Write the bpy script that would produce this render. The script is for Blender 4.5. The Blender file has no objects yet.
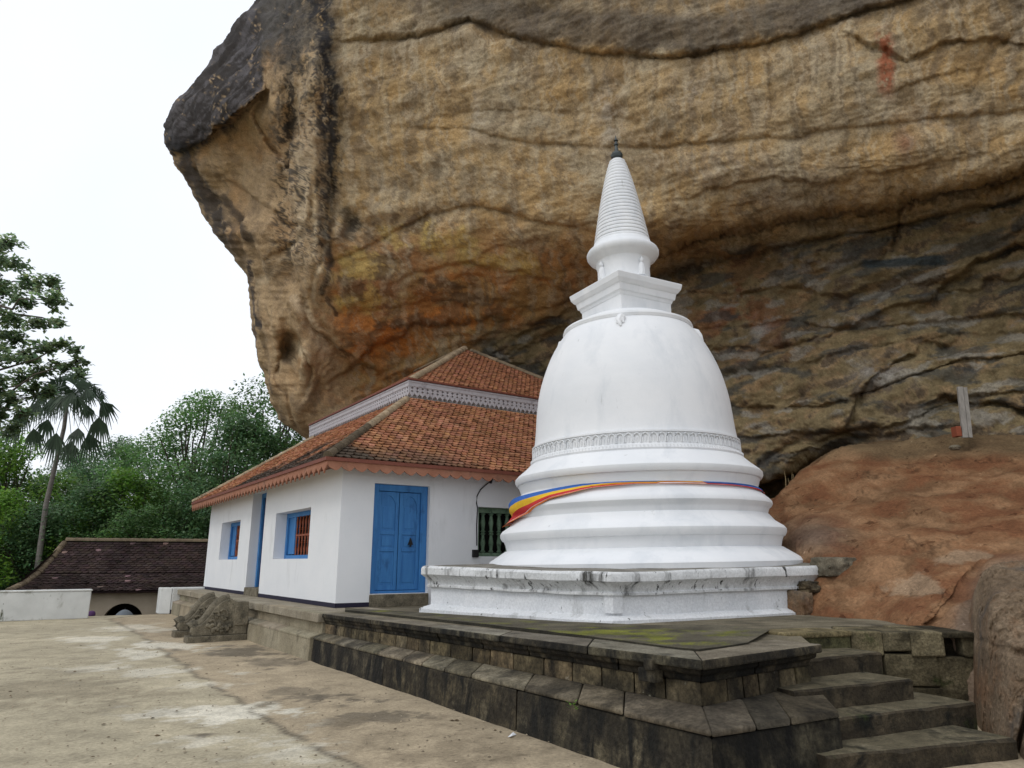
import bpy, bmesh, math, random
import numpy as np
from mathutils import Vector, Matrix
random.seed(7); RNG = np.random.default_rng(11)
scn = bpy.context.scene
COL = scn.collection
R_ = math.radians

# ---------------------------------------------------------------- camera, light, exposure
PITCH, FPX, EYE = 14.07, 710.0, 1.6
cam_d = bpy.data.cameras.new('camera'); cam = bpy.data.objects.new('camera', cam_d); COL.objects.link(cam)
cam.location = (0, 0, EYE); cam.rotation_euler = (R_(90 + PITCH), 0, 0)
cam_d.sensor_width = 36; cam_d.lens = FPX / 1024 * 36; cam_d.clip_start = .05; cam_d.clip_end = 3000
scn.camera = cam

SUN_EL, SUN_AZ = 50, 222          # azimuth clockwise from +Y: behind the camera, to the left
world = bpy.data.worlds.new('World'); scn.world = world; world.use_nodes = True
wt = world.node_tree; wt.nodes.clear()
w_out = wt.nodes.new('ShaderNodeOutputWorld'); w_bg = wt.nodes.new('ShaderNodeBackground')
w_sky = wt.nodes.new('ShaderNodeTexSky'); w_sky.sky_type = 'NISHITA'; w_sky.sun_disc = False
w_sky.sun_elevation = R_(SUN_EL); w_sky.sun_rotation = R_(SUN_AZ)
w_mix = wt.nodes.new('ShaderNodeMix'); w_mix.data_type = 'RGBA'; w_mix.inputs[0].default_value = .86
w_ramp = wt.nodes.new('ShaderNodeValToRGB'); w_noise = wt.nodes.new('ShaderNodeTexNoise'); w_tc = wt.nodes.new('ShaderNodeTexCoord')
w_noise.inputs['Scale'].default_value = 2.2; w_noise.inputs['Detail'].default_value = 5
w_ramp.color_ramp.elements[0].position = .3; w_ramp.color_ramp.elements[0].color = (.93, .96, 1, 1)
w_ramp.color_ramp.elements[1].position = .6; w_ramp.color_ramp.elements[1].color = (1, 1, 1, 1)
w_mul = wt.nodes.new('ShaderNodeMix'); w_mul.data_type = 'RGBA'; w_mul.blend_type = 'MULTIPLY'; w_mul.inputs[0].default_value = 1
w_mul.inputs[7].default_value = (12.3, 12.6, 13.2, 1)
L = wt.links.new
L(w_tc.outputs['Generated'], w_noise.inputs['Vector']); L(w_noise.outputs['Fac'], w_ramp.inputs['Fac'])
L(w_ramp.outputs['Color'], w_mul.inputs[6]); L(w_sky.outputs['Color'], w_mix.inputs[6]); L(w_mul.outputs[2], w_mix.inputs[7])
L(w_mix.outputs[2], w_bg.inputs['Color']); w_bg.inputs['Strength'].default_value = .1
L(w_bg.outputs[0], w_out.inputs[0])
sd = bpy.data.lights.new('sun', 'SUN'); sd.energy = .75; sd.angle = R_(18); sd.color = (1, .96, .9)
sun = bpy.data.objects.new('sun', sd); COL.objects.link(sun)
_sdir = Vector((math.sin(R_(SUN_AZ)) * math.cos(R_(SUN_EL)), math.cos(R_(SUN_AZ)) * math.cos(R_(SUN_EL)), math.sin(R_(SUN_EL))))
sun.rotation_euler = _sdir.to_track_quat('Z', 'Y').to_euler(); sun.location = _sdir * 60
scn.view_settings.view_transform = 'Standard'; scn.view_settings.look = 'None'
scn.view_settings.gamma = 1; scn.view_settings.exposure = -0.11; scn.view_settings.use_curve_mapping = False

# ---------------------------------------------------------------- measuring helpers (photo pixel + depth -> place in the world)
_p = R_(PITCH); _c, _s = math.cos(_p), math.sin(_p)
def dirs(x, y):
    v = 384.0 - np.asarray(y, float)
    return np.asarray(x, float) - 512, FPX * _c - v * _s, FPX * _s + v * _c
def onz(x, y, z):
    X, Y, Z = dirs(x, y); t = (z - EYE) / Z
    return Vector((float(X * t), float(Y * t), z))
def at(x, y, Yd):
    X, Y, Z = dirs(x, y); t = Yd / Y
    return Vector((float(X * t), Yd, float(EYE + Z * t)))

# ---------------------------------------------------------------- noise
_perm = RNG.permutation(512).astype(np.int64); _perm = np.concatenate([_perm, _perm, _perm])
_g = RNG.normal(size=(512, 3)); _g /= np.linalg.norm(_g, axis=1)[:, None]
def pnoise(x, y, z):
    x, y, z = np.broadcast_arrays(np.asarray(x, float), y, z)
    xi, yi, zi = np.floor(x).astype(int), np.floor(y).astype(int), np.floor(z).astype(int)
    fx, fy, fz = x - xi, y - yi, z - zi
    u, v, w = [f * f * f * (f * (f * 6 - 15) + 10) for f in (fx, fy, fz)]
    r = 0
    for dx in (0, 1):
        for dy in (0, 1):
            for dz in (0, 1):
                h = _perm[_perm[_perm[(xi + dx) & 511] + ((yi + dy) & 511)] + ((zi + dz) & 511)] & 511
                g = _g[h]
                d = g[..., 0] * (fx - dx) + g[..., 1] * (fy - dy) + g[..., 2] * (fz - dz)
                r = r + d * (u if dx else 1 - u) * (v if dy else 1 - v) * (w if dz else 1 - w)
    return r * 1.6
def fbm(x, y, z, o=5, gain=.5, ridged=False):
    a, f, r = 1.0, 1.0, 0
    for i in range(o):
        n = pnoise(x * f + 17.3 * i, y * f + 5.1 * i, z * f - 9.7 * i)
        r = r + a * ((1 - 2 * np.abs(n)) if ridged else n); a *= gain; f *= 2.03
    return r
def sstep(a, b, x):
    t = np.clip((x - a) / (b - a), 0, 1); return t * t * (3 - 2 * t)

# ---------------------------------------------------------------- object helpers
class MB:
    def __init__(s): s.v = []; s.f = []; s.m = []; s.c = []; s.smooth = False
    def add(s, vs, fs, mi=0, col=None):
        o = len(s.v); s.v += [tuple(v) for v in vs]; s.f += [tuple(i + o for i in f) for f in fs]; s.m += [mi] * len(fs)
        s.c += [col if col is not None else (1, 1, 1)] * len(vs); return o
    def box(s, p, ax, ay, az, mi=0, col=None):    # p corner, three edge vectors
        p, ax, ay, az = Vector(p), Vector(ax), Vector(ay), Vector(az)
        vs = [p, p + ax, p + ax + ay, p + ay]; vs += [v + az for v in vs]
        s.add(vs, [(0, 3, 2, 1), (4, 5, 6, 7), (0, 1, 5, 4), (1, 2, 6, 5), (2, 3, 7, 6), (3, 0, 4, 7)], mi, col)
    def prism(s, poly, ext, mi=0, col=None):      # planar polygon pushed along ext
        n = len(poly); ext = Vector(ext); a = [Vector(q) for q in poly]; b = [q + ext for q in a]
        fs = [tuple(range(n))[::-1], tuple(range(n, 2 * n))] + [(i, (i + 1) % n, (i + 1) % n + n, i + n) for i in range(n)]
        s.add(a + b, fs, mi, col)
    def tube(s, pts, rad, n=8, mi=0, cap=True, col=None):
        pts = [Vector(q) for q in pts]; rad = rad if isinstance(rad, (list, tuple)) else [rad] * len(pts)
        vs = []; up = Vector((0, 0, 1))
        for i, q in enumerate(pts):
            t = (pts[min(i + 1, len(pts) - 1)] - pts[max(i - 1, 0)]).normalized()
            a = t.cross(up if abs(t.z) < .95 else Vector((1, 0, 0))).normalized(); b = t.cross(a)
            vs += [q + (a * math.cos(2 * math.pi * k / n) + b * math.sin(2 * math.pi * k / n)) * rad[i] for k in range(n)]
        fs = [(i * n + k, i * n + (k + 1) % n, (i + 1) * n + (k + 1) % n, (i + 1) * n + k) for i in range(len(pts) - 1) for k in range(n)]
        if cap: fs += [tuple(range(n))[::-1], tuple(range((len(pts) - 1) * n, len(pts) * n))]
        s.add(vs, fs, mi, col)
    def lathe(s, o, prof, n=48, axis=Vector((0, 0, 1)), mi=0, cap=True):   # prof: (r, h) list
        o = Vector(o); axis = axis.normalized()
        a = axis.cross(Vector((0, 1, 0))).normalized(); b = axis.cross(a)
        vs = []
        for r, h in prof:
            vs += [o + axis * h + (a * math.cos(2 * math.pi * k / n) + b * math.sin(2 * math.pi * k / n)) * r for k in range(n)]
        m = len(prof)
        fs = [(i * n + k, i * n + (k + 1) % n, (i + 1) * n + (k + 1) % n, (i + 1) * n + k) for i in range(m - 1) for k in range(n)]
        if cap: fs += [tuple(range(n))[::-1], tuple(range((m - 1) * n, m * n))]
        s.add(vs, fs, mi)
    def build(s, name, mats, parent=None, smooth=False, bevel=0, recalc=True, sharp=40):
        me = bpy.data.meshes.new(name)
        off = parent_origin(parent)
        me.from_pydata([(v[0] - off[0], v[1] - off[1], v[2] - off[2]) for v in s.v], [], s.f)
        mats = mats if isinstance(mats, (list, tuple)) else [mats]
        for m in mats: me.materials.append(m)
        if len(mats) > 1: me.polygons.foreach_set('material_index', s.m)
        ca = me.color_attributes.new('col', 'FLOAT_COLOR', 'POINT')
        c = np.ones((len(s.v), 4), np.float32); c[:, :3] = np.array(s.c, np.float32); ca.data.foreach_set('color', c.ravel())
        if recalc:
            bm = bmesh.new(); bm.from_mesh(me); bmesh.ops.recalc_face_normals(bm, faces=bm.faces); bm.to_mesh(me); bm.free()
        if smooth:
            me.polygons.foreach_set('use_smooth', [True] * len(me.polygons))
            me.set_sharp_from_angle(angle=R_(sharp))
        me.update()
        o = bpy.data.objects.new(name, me); COL.objects.link(o)
        if parent is not None: o.parent = parent
        if bevel:
            b = o.modifiers.new('bevel', 'BEVEL'); b.width = bevel; b.segments = 2; b.limit_method = 'ANGLE'; b.angle_limit = R_(50)
        return o
def parent_origin(p):
    o = Vector((0, 0, 0))
    while p is not None: o += Vector(p.location); p = p.parent
    return o
def tag(o, label, cat, group=None):
    o['label'] = label; o['category'] = cat
    if group: o['group'] = group
    return o
def thing(name, label, cat, loc=(0, 0, 0), group=None):
    o = bpy.data.objects.new(name, None); COL.objects.link(o); o.location = loc; o.empty_display_size = .2
    return tag(o, label, cat, group)
def struct(o, kind='structure'): o['kind'] = kind; return o
def grid_mesh(name, P, mats, col=None, parent=None, smooth=True):
    n, m = P.shape[:2]; me = bpy.data.meshes.new(name); off = parent_origin(parent)
    idx = np.arange(n * m).reshape(n, m)
    F = np.stack([idx[:-1, :-1], idx[:-1, 1:], idx[1:, 1:], idx[1:, :-1]], -1).reshape(-1, 4)
    me.vertices.add(n * m); me.vertices.foreach_set('co', (P - np.array(off)).astype(np.float32).ravel())
    me.loops.add(F.size); me.loops.foreach_set('vertex_index', F.ravel().astype(np.int32))
    me.polygons.add(len(F)); me.polygons.foreach_set('loop_start', np.arange(0, F.size, 4, dtype=np.int32))
    me.update(calc_edges=True); me.validate()
    me.polygons.foreach_set('use_smooth', [smooth] * len(me.polygons))
    if col is not None:
        ca = me.color_attributes.new('col', 'FLOAT_COLOR', 'POINT')
        c = np.ones((n * m, 4), np.float32); c[:, :3] = col.reshape(-1, 3); ca.data.foreach_set('color', c.ravel())
    me.materials.append(mats); o = bpy.data.objects.new(name, me); COL.objects.link(o)
    if parent is not None: o.parent = parent
    return o

# ---------------------------------------------------------------- materials
G3 = lambda g: (g, g, g)
def mat(name, stops, scale=3, detail=8, rough=.85, bump=.15, bscale=40, bdist=.02, stretch=(1, 1, 1), attr=False,
        stain=None, stain2=None, spec=.25, trans=0, distort=0, grit=None):
    m = bpy.data.materials.new(name); m.use_nodes = True; t = m.node_tree; N = t.nodes; K = t.links.new
    bs = N['Principled BSDF']; out = N['Material Output']
    tc = N.new('ShaderNodeTexCoord')
    def noise(sc, st, det=8, dis=0, rgh=.6):
        mp = N.new('ShaderNodeMapping'); mp.inputs['Scale'].default_value = st; K(tc.outputs['Object'], mp.inputs['Vector'])
        n = N.new('ShaderNodeTexNoise'); n.inputs['Scale'].default_value = sc; n.inputs['Detail'].default_value = det
        n.inputs['Roughness'].default_value = rgh; n.inputs['Distortion'].default_value = dis
        K(mp.outputs['Vector'], n.inputs['Vector']); return n.outputs['Fac']
    def ramp(f, st):
        r = N.new('ShaderNodeValToRGB'); e = r.color_ramp.elements
        while len(e) < len(st): e.new(.5)
        for i, (p, c) in enumerate(st): e[i].position = p; e[i].color = (*c, 1)
        K(f, r.inputs['Fac']); return r.outputs['Color']
    col = ramp(noise(scale, stretch, detail, distort), stops)
    for sn in (stain, stain2):
        if sn:
            c2, sc, lo, hi, st = sn
            f = ramp(noise(sc, st, 9, .3, .65), [(lo, (0, 0, 0)), (hi, (1, 1, 1))])
            mx = N.new('ShaderNodeMix'); mx.data_type = 'RGBA'; K(f, mx.inputs[0]); K(col, mx.inputs[6]); mx.inputs[7].default_value = (*c2, 1); col = mx.outputs[2]
    if grit:                       # fine grain: (scale, low, high)
        g = ramp(noise(grit[0], (1, 1, 1), 6, 0, .75), [(.34, G3(grit[1])), (.66, G3(grit[2]))])
        mx = N.new('ShaderNodeMix'); mx.data_type = 'RGBA'; mx.blend_type = 'MULTIPLY'; mx.inputs[0].default_value = 1
        K(col, mx.inputs[6]); K(g, mx.inputs[7]); col = mx.outputs[2]
    if attr:
        a = N.new('ShaderNodeAttribute'); a.attribute_name = 'col'
        mx = N.new('ShaderNodeMix'); mx.data_type = 'RGBA'; mx.blend_type = 'MULTIPLY'; mx.inputs[0].default_value = 1
        K(col, mx.inputs[6]); K(a.outputs['Color'], mx.inputs[7]); col = mx.outputs[2]
    K(col, bs.inputs['Base Color']); bs.inputs['Roughness'].default_value = rough; bs.inputs['Specular IOR Level'].default_value = spec
    if bump:
        b = N.new('ShaderNodeBump'); b.inputs['Strength'].default_value = bump; b.inputs['Distance'].default_value = bdist
        K(noise(bscale, stretch, 8, 0, .7), b.inputs['Height']); K(b.outputs['Normal'], bs.inputs['Normal'])
    if trans:
        tr = N.new('ShaderNodeBsdfTranslucent'); ms = N.new('ShaderNodeMixShader'); ms.inputs[0].default_value = trans
        K(col, tr.inputs['Color']); K(bs.outputs[0], ms.inputs[1]); K(tr.outputs[0], ms.inputs[2]); K(ms.outputs[0], out.inputs['Surface'])
    return m
def flat(name, c, rough=.6, bump=.05, var=.12, scale=8, **k):
    return mat(name, [(.3, tuple(x * (1 - var) for x in c)), (.7, tuple(min(1, x * (1 + var)) for x in c))], scale=scale, rough=rough, bump=bump, **k)
M = {}
M['rock'] = mat('cliff_rock', [(.25, G3(.80)), (.5, G3(1.0)), (.75, G3(1.18))], scale=1.1, detail=14, bump=.75, bscale=11, bdist=.05, attr=True, rough=.95, spec=.12, grit=(18, .70, 1.28))
M['slope'] = mat('red_rock', [(.25, G3(.80)), (.5, G3(1.0)), (.75, G3(1.18))], scale=1.8, detail=14, bump=.8, bscale=10, bdist=.04, attr=True, rough=.92, spec=.15, grit=(20, .70, 1.28), stain=((1.9, 2.1, 2.3), 7, .66, .70, (1, 1, 1)), stain2=((.5, .45, .42), 3.5, .62, .66, (1, 1, 1)))
M['court'] = mat('courtyard_dirt', [(.3, G3(.82)), (.5, G3(1.0)), (.7, G3(1.14))], scale=2.5, detail=14, bump=.6, bscale=60, bdist=.012, attr=True, rough=.95, spec=.12,
                 stain=((.16, .13, .09), 16, .67, .74, (1, 1, 1)), stain2=((.56, .52, .43), 20, .68, .76, (1, 1, 1)), grit=(26, .76, 1.24))
M['earth'] = mat('dark_earth', [(.3, (.05, .045, .03)), (.7, (.09, .09, .05))], scale=.6, rough=1)
M['hill'] = mat('hill_green', [(.3, (.02, .04, .014)), (.7, (.05, .085, .03))], scale=.8, rough=1, bump=1, bscale=2, bdist=.5)
M['white'] = mat('limewash_white', [(.3, (.72, .74, .76)), (.7, (.80, .81, .82))], scale=1.2, rough=.75, bump=.3, bscale=10, bdist=.012,
                 stain=((.60, .63, .66), 1.5, .50, .78, (1, 1, .4)), stain2=((.34, .34, .33), 6, .66, .80, (1, 1, .3)))
M['wall'] = mat('wall_white', [(.3, (.72, .74, .76)), (.7, (.79, .80, .81))], scale=.9, rough=.8, bump=.35, bscale=8, bdist=.014,
                stain=((.54, .55, .55), 2.0, .56, .85, (1, 1, .3)), stain2=((.42, .41, .38), 7, .70, .82, (1, 1, .5)))
M['basewhite'] = mat('weathered_limewash', [(.3, (.65, .67, .69)), (.7, (.76, .77, .78))], scale=2.6, rough=.85, bump=.7, bscale=14, bdist=.02,
                     stain=((.28, .28, .26), 2.2, .60, .76, (1, 1, .4)), stain2=((.07, .07, .065), 8, .64, .69, (1, 1, .7)), grit=(30, .85, 1.1))
M['lip'] = mat('mildewed_limewash', [(.3, (.58, .59, .59)), (.7, (.74, .75, .75))], scale=3, rough=.9, bump=.7, bscale=16, bdist=.02,
               stain=((.06, .06, .054), 2.6, .53, .66, (1.4, 1.4, .26)), stain2=((.04, .04, .036), 9, .60, .66, (1, 1, .35)), grit=(30, .8, 1.1))
M['grime'] = mat('grimy_top', [(.3, (.10, .095, .08)), (.7, (.30, .28, .24))], scale=4, rough=.95, bump=.4, grit=(30, .7, 1.2))
M['stone'] = mat('old_stone', [(.28, (.04, .032, .021)), (.5, (.14, .108, .064)), (.72, (.32, .25, .15))], scale=3.2, detail=14, bump=1, bscale=18, bdist=.035, rough=.95, attr=True,
                 stain=((.016, .014, .011), 2.6, .42, .66, (1, 1, .7)), stain2=((.25, .225, .17), 9, .64, .70, (1, 1, 1)), grit=(24, .5, 1.5))
M['slopestone'] = mat('lichen_stone', [(.28, (.06, .052, .038)), (.5, (.15, .128, .09)), (.72, (.30, .26, .19))], scale=2.6, detail=14, bump=1, bscale=18, bdist=.03, rough=.95, attr=True,
                 stain=((.028, .025, .02), 2.0, .46, .70, (1, 1, 1)), stain2=((.28, .25, .19), 8, .65, .73, (1, 1, 1)), grit=(24, .55, 1.45))
M['topstone'] = mat('coping_top_stone', [(.28, (.09, .078, .06)), (.5, (.17, .15, .115)), (.72, (.26, .235, .185))], scale=3, detail=12, bump=.8, bscale=20, bdist=.02, rough=.95, attr=True,
                 stain=((.03, .028, .022), 2.4, .55, .70, (1, 1, 1)), grit=(45, .6, 1.35))
M['blackstone'] = mat('black_stone', [(.3, (.014, .012, .010)), (.5, (.036, .031, .022)), (.72, (.13, .11, .072))], scale=2.8, detail=14, bump=1, bscale=18, bdist=.03, rough=.95, attr=True,
                      stain=((.17, .15, .105), 3.0, .58, .76, (1, 1, .7)), stain2=((.010, .010, .009), 5, .46, .62, (1, 1, .3)), grit=(22, .45, 1.6))
M['pave'] = mat('terrace_paving', [(.28, (.05, .045, .034)), (.5, (.12, .108, .08)), (.72, (.20, .18, .135))], scale=2.2, detail=14, bump=.8, bscale=22, bdist=.02, rough=.95, attr=True, grit=(45, .55, 1.4))
M['step'] = mat('step_stone', [(.28, (.04, .034, .022)), (.5, (.13, .108, .066)), (.72, (.26, .22, .14))], scale=3.4, detail=14, bump=1, bscale=16, bdist=.035, rough=.95, attr=True,
                stain=((.016, .015, .011), 2.4, .47, .66, (1, 1, 1)), stain2=((.030, .045, .010), 1.9, .60, .70, (1, 1, 1)), grit=(40, .5, 1.5))
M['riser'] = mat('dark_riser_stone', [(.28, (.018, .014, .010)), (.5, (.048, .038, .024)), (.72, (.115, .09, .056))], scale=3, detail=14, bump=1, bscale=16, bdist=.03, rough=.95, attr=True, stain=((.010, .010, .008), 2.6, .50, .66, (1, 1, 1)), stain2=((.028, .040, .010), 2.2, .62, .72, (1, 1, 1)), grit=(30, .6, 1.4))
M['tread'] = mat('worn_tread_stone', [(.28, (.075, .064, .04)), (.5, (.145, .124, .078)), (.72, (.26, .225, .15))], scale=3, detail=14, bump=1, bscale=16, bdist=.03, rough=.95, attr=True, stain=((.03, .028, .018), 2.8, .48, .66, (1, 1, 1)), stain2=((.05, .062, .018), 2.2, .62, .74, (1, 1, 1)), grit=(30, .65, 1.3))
M['beige'] = mat('beige_plinth', [(.3, (.20, .17, .12)), (.7, (.35, .31, .235))], scale=2, detail=12, bump=.6, bscale=16, bdist=.02, rough=.95, attr=True, stain=((.10, .085, .06), 2.6, .56, .70, (1, 1, .5)), grit=(40, .7, 1.25))
M['carved'] = mat('carved_stone', [(.3, (.10, .088, .063)), (.55, (.19, .165, .118)), (.8, (.31, .27, .19))], scale=5, detail=12, bump=1, bscale=22, bdist=.025, rough=.95, stain=((.05, .046, .035), 4, .54, .70, (1, 1, 1)), grit=(40, .7, 1.25))
M['tile'] = mat('clay_tile', [(.3, (.29, .13, .068)), (.55, (.42, .20, .11)), (.8, (.52, .29, .18))], scale=5, rough=.9, bump=.3, bscale=30, attr=True, spec=.12, stain=((.11, .06, .04), 1.3, .58, .76, (1, 1, 1)), grit=(30, .75, 1.2))
M['oldtile'] = mat('old_brown_tile', [(.3, (.030, .021, .019)), (.6, (.058, .040, .036)), (.85, (.10, .07, .06))], scale=4, rough=.9, bump=.4, bscale=30, attr=True, spec=.1)
M['ridge'] = mat('ridge_mortar', [(.3, (.25, .185, .115)), (.7, (.42, .33, .22))], scale=4, rough=.9, bump=.5, bscale=25, attr=True, stain=((.07, .06, .045), 2.2, .57, .72, (1, 1, 1)), grit=(30, .7, 1.25))
M['salmon'] = mat('salmon_fascia', [(.3, (.27, .115, .068)), (.7, (.37, .175, .11))], scale=3, rough=.8, bump=.2, stain=((.17, .09, .06), 3, .54, .72, (1, 1, 1)))
M['redwood'] = flat('red_brown_wood', (.17, .055, .035), .6)
M['lilac'] = mat('lilac_fretwork', [(.3, (.38, .365, .385)), (.7, (.50, .485, .505))], scale=4, rough=.8, stain=((.22, .20, .22), 4, .54, .72, (1, 1, 1)))
M['blue'] = mat('blue_paint', [(.3, (.036, .155, .40)), (.7, (.06, .225, .50))], scale=2.5, rough=.55, bump=.15, bscale=60, stretch=(4, 4, .5), stain=((.028, .11, .28), 5, .56, .72, (1, 1, .4)))
M['bluedark'] = flat('navy_paint', (.012, .02, .075), .6)
M['band'] = flat('dark_base_paint', (.018, .016, .035), .7)
M['greenp'] = mat('green_paint', [(.3, (.085, .145, .09)), (.7, (.17, .25, .17))], scale=6, rough=.6, stain=((.03, .05, .03), 7, .55, .7, (1, 1, 1)))
M['redbar'] = flat('red_brown_balusters', (.27, .075, .035), .5)
M['iron'] = flat('black_iron', (.015, .015, .015), .45)
M['dark'] = flat('interior_shade', (.012, .011, .010), .9)  # near-black colour stands in for the shade of unlit rooms
M['bronze'] = flat('dark_green_bronze', (.018, .028, .028), .35, spec=.6)
M['cream'] = mat('cream_plaster', [(.3, (.40, .33, .24)), (.7, (.50, .42, .32))], scale=1.5, rough=.9)
M['parapet'] = mat('parapet_white', [(.3, (.56, .57, .55)), (.7, (.70, .71, .69))], scale=2, rough=.9, bump=.4, bscale=14, stain=((.25, .25, .20), 2.6, .56, .74, (1, 1, .7)), stain2=((.10, .11, .07), 5, .63, .72, (1, 1, .5)))
M['bark'] = mat('tree_bark', [(.3, (.06, .05, .04)), (.7, (.14, .12, .095))], scale=4, rough=.95, stretch=(1, 1, .2), bump=.6)
M['palmbark'] = mat('palm_bark', [(.3, (.15, .135, .125)), (.7, (.27, .25, .225))], scale=3, rough=.95, stretch=(.3, .3, 3), bump=.6)
M['leaf'] = mat('leaf_green', [(.3, (.11, .23, .085)), (.7, (.17, .31, .11))], scale=.25, rough=.5, bump=0, attr=True, trans=.45, spec=.4)
M['leafdark'] = mat('leaf_dark', [(.3, (.095, .195, .095)), (.7, (.14, .25, .11))], scale=.4, rough=.5, bump=0, attr=True, trans=.4, spec=.4)
M['leafbright'] = mat('leaf_bright', [(.3, (.11, .24, .036)), (.7, (.19, .33, .06))], scale=.3, rough=.5, bump=0, attr=True, trans=.5, spec=.4)
M['leaffar'] = mat('leaf_silvery', [(.3, (.17, .25, .15)), (.7, (.24, .33, .19))], scale=.4, rough=.45, bump=0, attr=True, trans=.65, spec=.5)
M['palm'] = mat('palm_leaf', [(.3, (.034, .062, .036)), (.7, (.062, .10, .056))], scale=.8, rough=.45, bump=0, attr=True, trans=.25, spec=.4)
M['plank'] = mat('grey_plank', [(.3, (.20, .185, .165)), (.7, (.31, .29, .26))], scale=6, rough=.9, stretch=(3, 3, .3), bump=.3)
M['brick'] = flat('red_brick', (.26, .075, .04), .9)
M['boulder'] = mat('pale_boulder', [(.28, (.10, .070, .044)), (.5, (.185, .132, .084)), (.72, (.28, .21, .14))], scale=1.8, detail=14, bump=.9, bscale=7, bdist=.07, rough=.95, stain=((.09, .08, .07), 1.9, .57, .70, (1, 1, .6)), stain2=((.24, .125, .062), 1.3, .50, .72, (1, 1, 1)), grit=(26, .6, 1.35))
M['straw'] = flat('dry_stem', (.28, .21, .11), .9)
M['skin'] = flat('skin', (.22, .12, .075), .5)
M['hair'] = flat('dark_hair', (.012, .01, .01), .5)
M['purple'] = flat('purple_cloth', (.10, .045, .13), .9)
M['greycloth'] = flat('grey_cloth', (.15, .17, .19), .9)
for n_, c_ in dict(fl_blue=(.035, .12, .40), fl_yellow=(.72, .44, .03), fl_red=(.50, .035, .035), fl_white=(.72, .70, .70), fl_orange=(.62, .17, .04)).items(): M[n_] = flat('flag_' + n_[3:], c_, .8)

# ---------------------------------------------------------------- ground
E0p, E1p = onz(0, 619, 0), onz(200, 613, 0)       # far edge of the courtyard
def edgeY(X): return E0p.y + (X - E0p.x) * (E1p.y - E0p.y) / (E1p.x - E0p.x)
xs = np.concatenate([np.linspace(-90, -22, 20, endpoint=False), np.linspace(-22, 7, 560, endpoint=False), np.linspace(7, 40, 20)])
tt = np.concatenate([np.linspace(-60, 3, 24, endpoint=False), 3 + 1.0 * (np.exp(np.linspace(0, 1, 520) * math.log(1 + 20)) - 1)])
tt = (tt - 3) / 20.0 * 1.0                       # 0 at Y=3, 1 at the edge
XX, TT = np.meshgrid(xs, tt)
YY = np.where(TT > 0, 3 + TT * (np.clip(edgeY(XX), 19.5, 26) - 3), 3 + TT * 20)
ZZ = .015 * fbm(XX * .5, YY * .5, XX * 0, 3) * sstep(2, 6, YY) * sstep(24, 20, YY) + .004 * fbm(XX * 3, YY * 3, XX * 0 + 3, 3)
base = np.array((.405, .358, .255)); dirt = np.array((.375, .308, .212)); whit = np.array((.66, .62, .51)); drk = np.array((.14, .12, .09))
n1 = fbm(XX * .35, YY * .35, XX * 0 + 9, 6); n2 = fbm(XX * 1.6, YY * 1.6, XX * 0 + 2, 5); n3 = fbm(XX * .9 + 4, YY * .9, XX * 0 + 7, 8, .62); n5 = fbm(XX * 4.4, YY * 3, XX * 0 + 17, 5, .72)
# crack line: edge of the old concrete skim
cr = [onz(x, y, 0) for x, y in ((110, 619), (140, 635), (168, 655), (200, 677), (236, 700), (262, 717), (300, 738), (360, 768), (450, 800))]
cy_ = np.array([p.y for p in cr])[::-1]; cx_ = np.array([p.x for p in cr])[::-1]
dcr = XX - np.interp(YY, cy_, cx_) + .10 * fbm(XX * 2, YY * 2, XX * 0 + 5, 4)
C = base + (dirt - base) * sstep(-.1, .1, dcr)[..., None]
def blob(C, px, py, rx, ry, colr, amt, thr=.0):
    p = onz(px, py, 0); q = onz(px + rx, py, 0); r = onz(px, py - ry, 0)
    rX, rY = abs(q.x - p.x), abs(r.y - p.y)
    az = p.x / p.y
    u = ((XX - p.x) - az * (YY - p.y)) / rX; v = (YY - p.y) / rY
    m = sstep(1.0, .45, np.sqrt(u * u + v * v) + .8 * n3 + .35 * n2 + .5 * n5) * amt
    return C + (colr - C) * m[..., None]
for b in ((205, 712, 78, 9, whit, 1), (235, 717, 50, 7, whit, 1), (130, 652, 42, 7, whit, .9), (165, 648, 50, 5, whit, .8), (95, 640, 40, 5, whit, .7), (150, 672, 60, 5, whit, .7),
          (265, 742, 80, 9, whit, .6), (130, 628, 45, 4, whit, .6), (95, 668, 40, 4, whit, .5), (300, 755, 60, 8, whit, .5), (190, 684, 70, 5, whit, .6)):
    C = blob(C, *b)
for b in ((240, 652, 34, 6, drk, .8), (270, 662, 30, 5, drk, .6), (345, 700, 45, 6, drk, .8), (385, 716, 40, 6, drk, .75), (310, 698, 30, 3, drk, .7), (175, 650, 12, 2, drk, .8), (205, 735, 14, 3, drk, .7),
          (300, 690, 26, 4, drk, .5), (60, 690, 130, 16, np.array((.29, .25, .175)), .6), (450, 740, 100, 20, np.array((.27, .22, .15)), .6)):
    C = blob(C, *b)
line = np.exp(-(dcr / .05) ** 2) * sstep(-.3, .1, n2 + .2)
C = C + (drk * .7 - C) * (line * .8)[..., None]
C = C * (1 + .14 * n1 + .12 * n2 + .10 * n5)[..., None]
spk = sstep(.62, .8, fbm(XX * 7, YY * 7, XX * 0 + 31, 3))
C = C * (1 - .35 * spk)[..., None]
court = struct(grid_mesh('courtyard', np.stack([XX, YY, ZZ], -1), M['court'], np.clip(C, .02, .8)))
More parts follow.
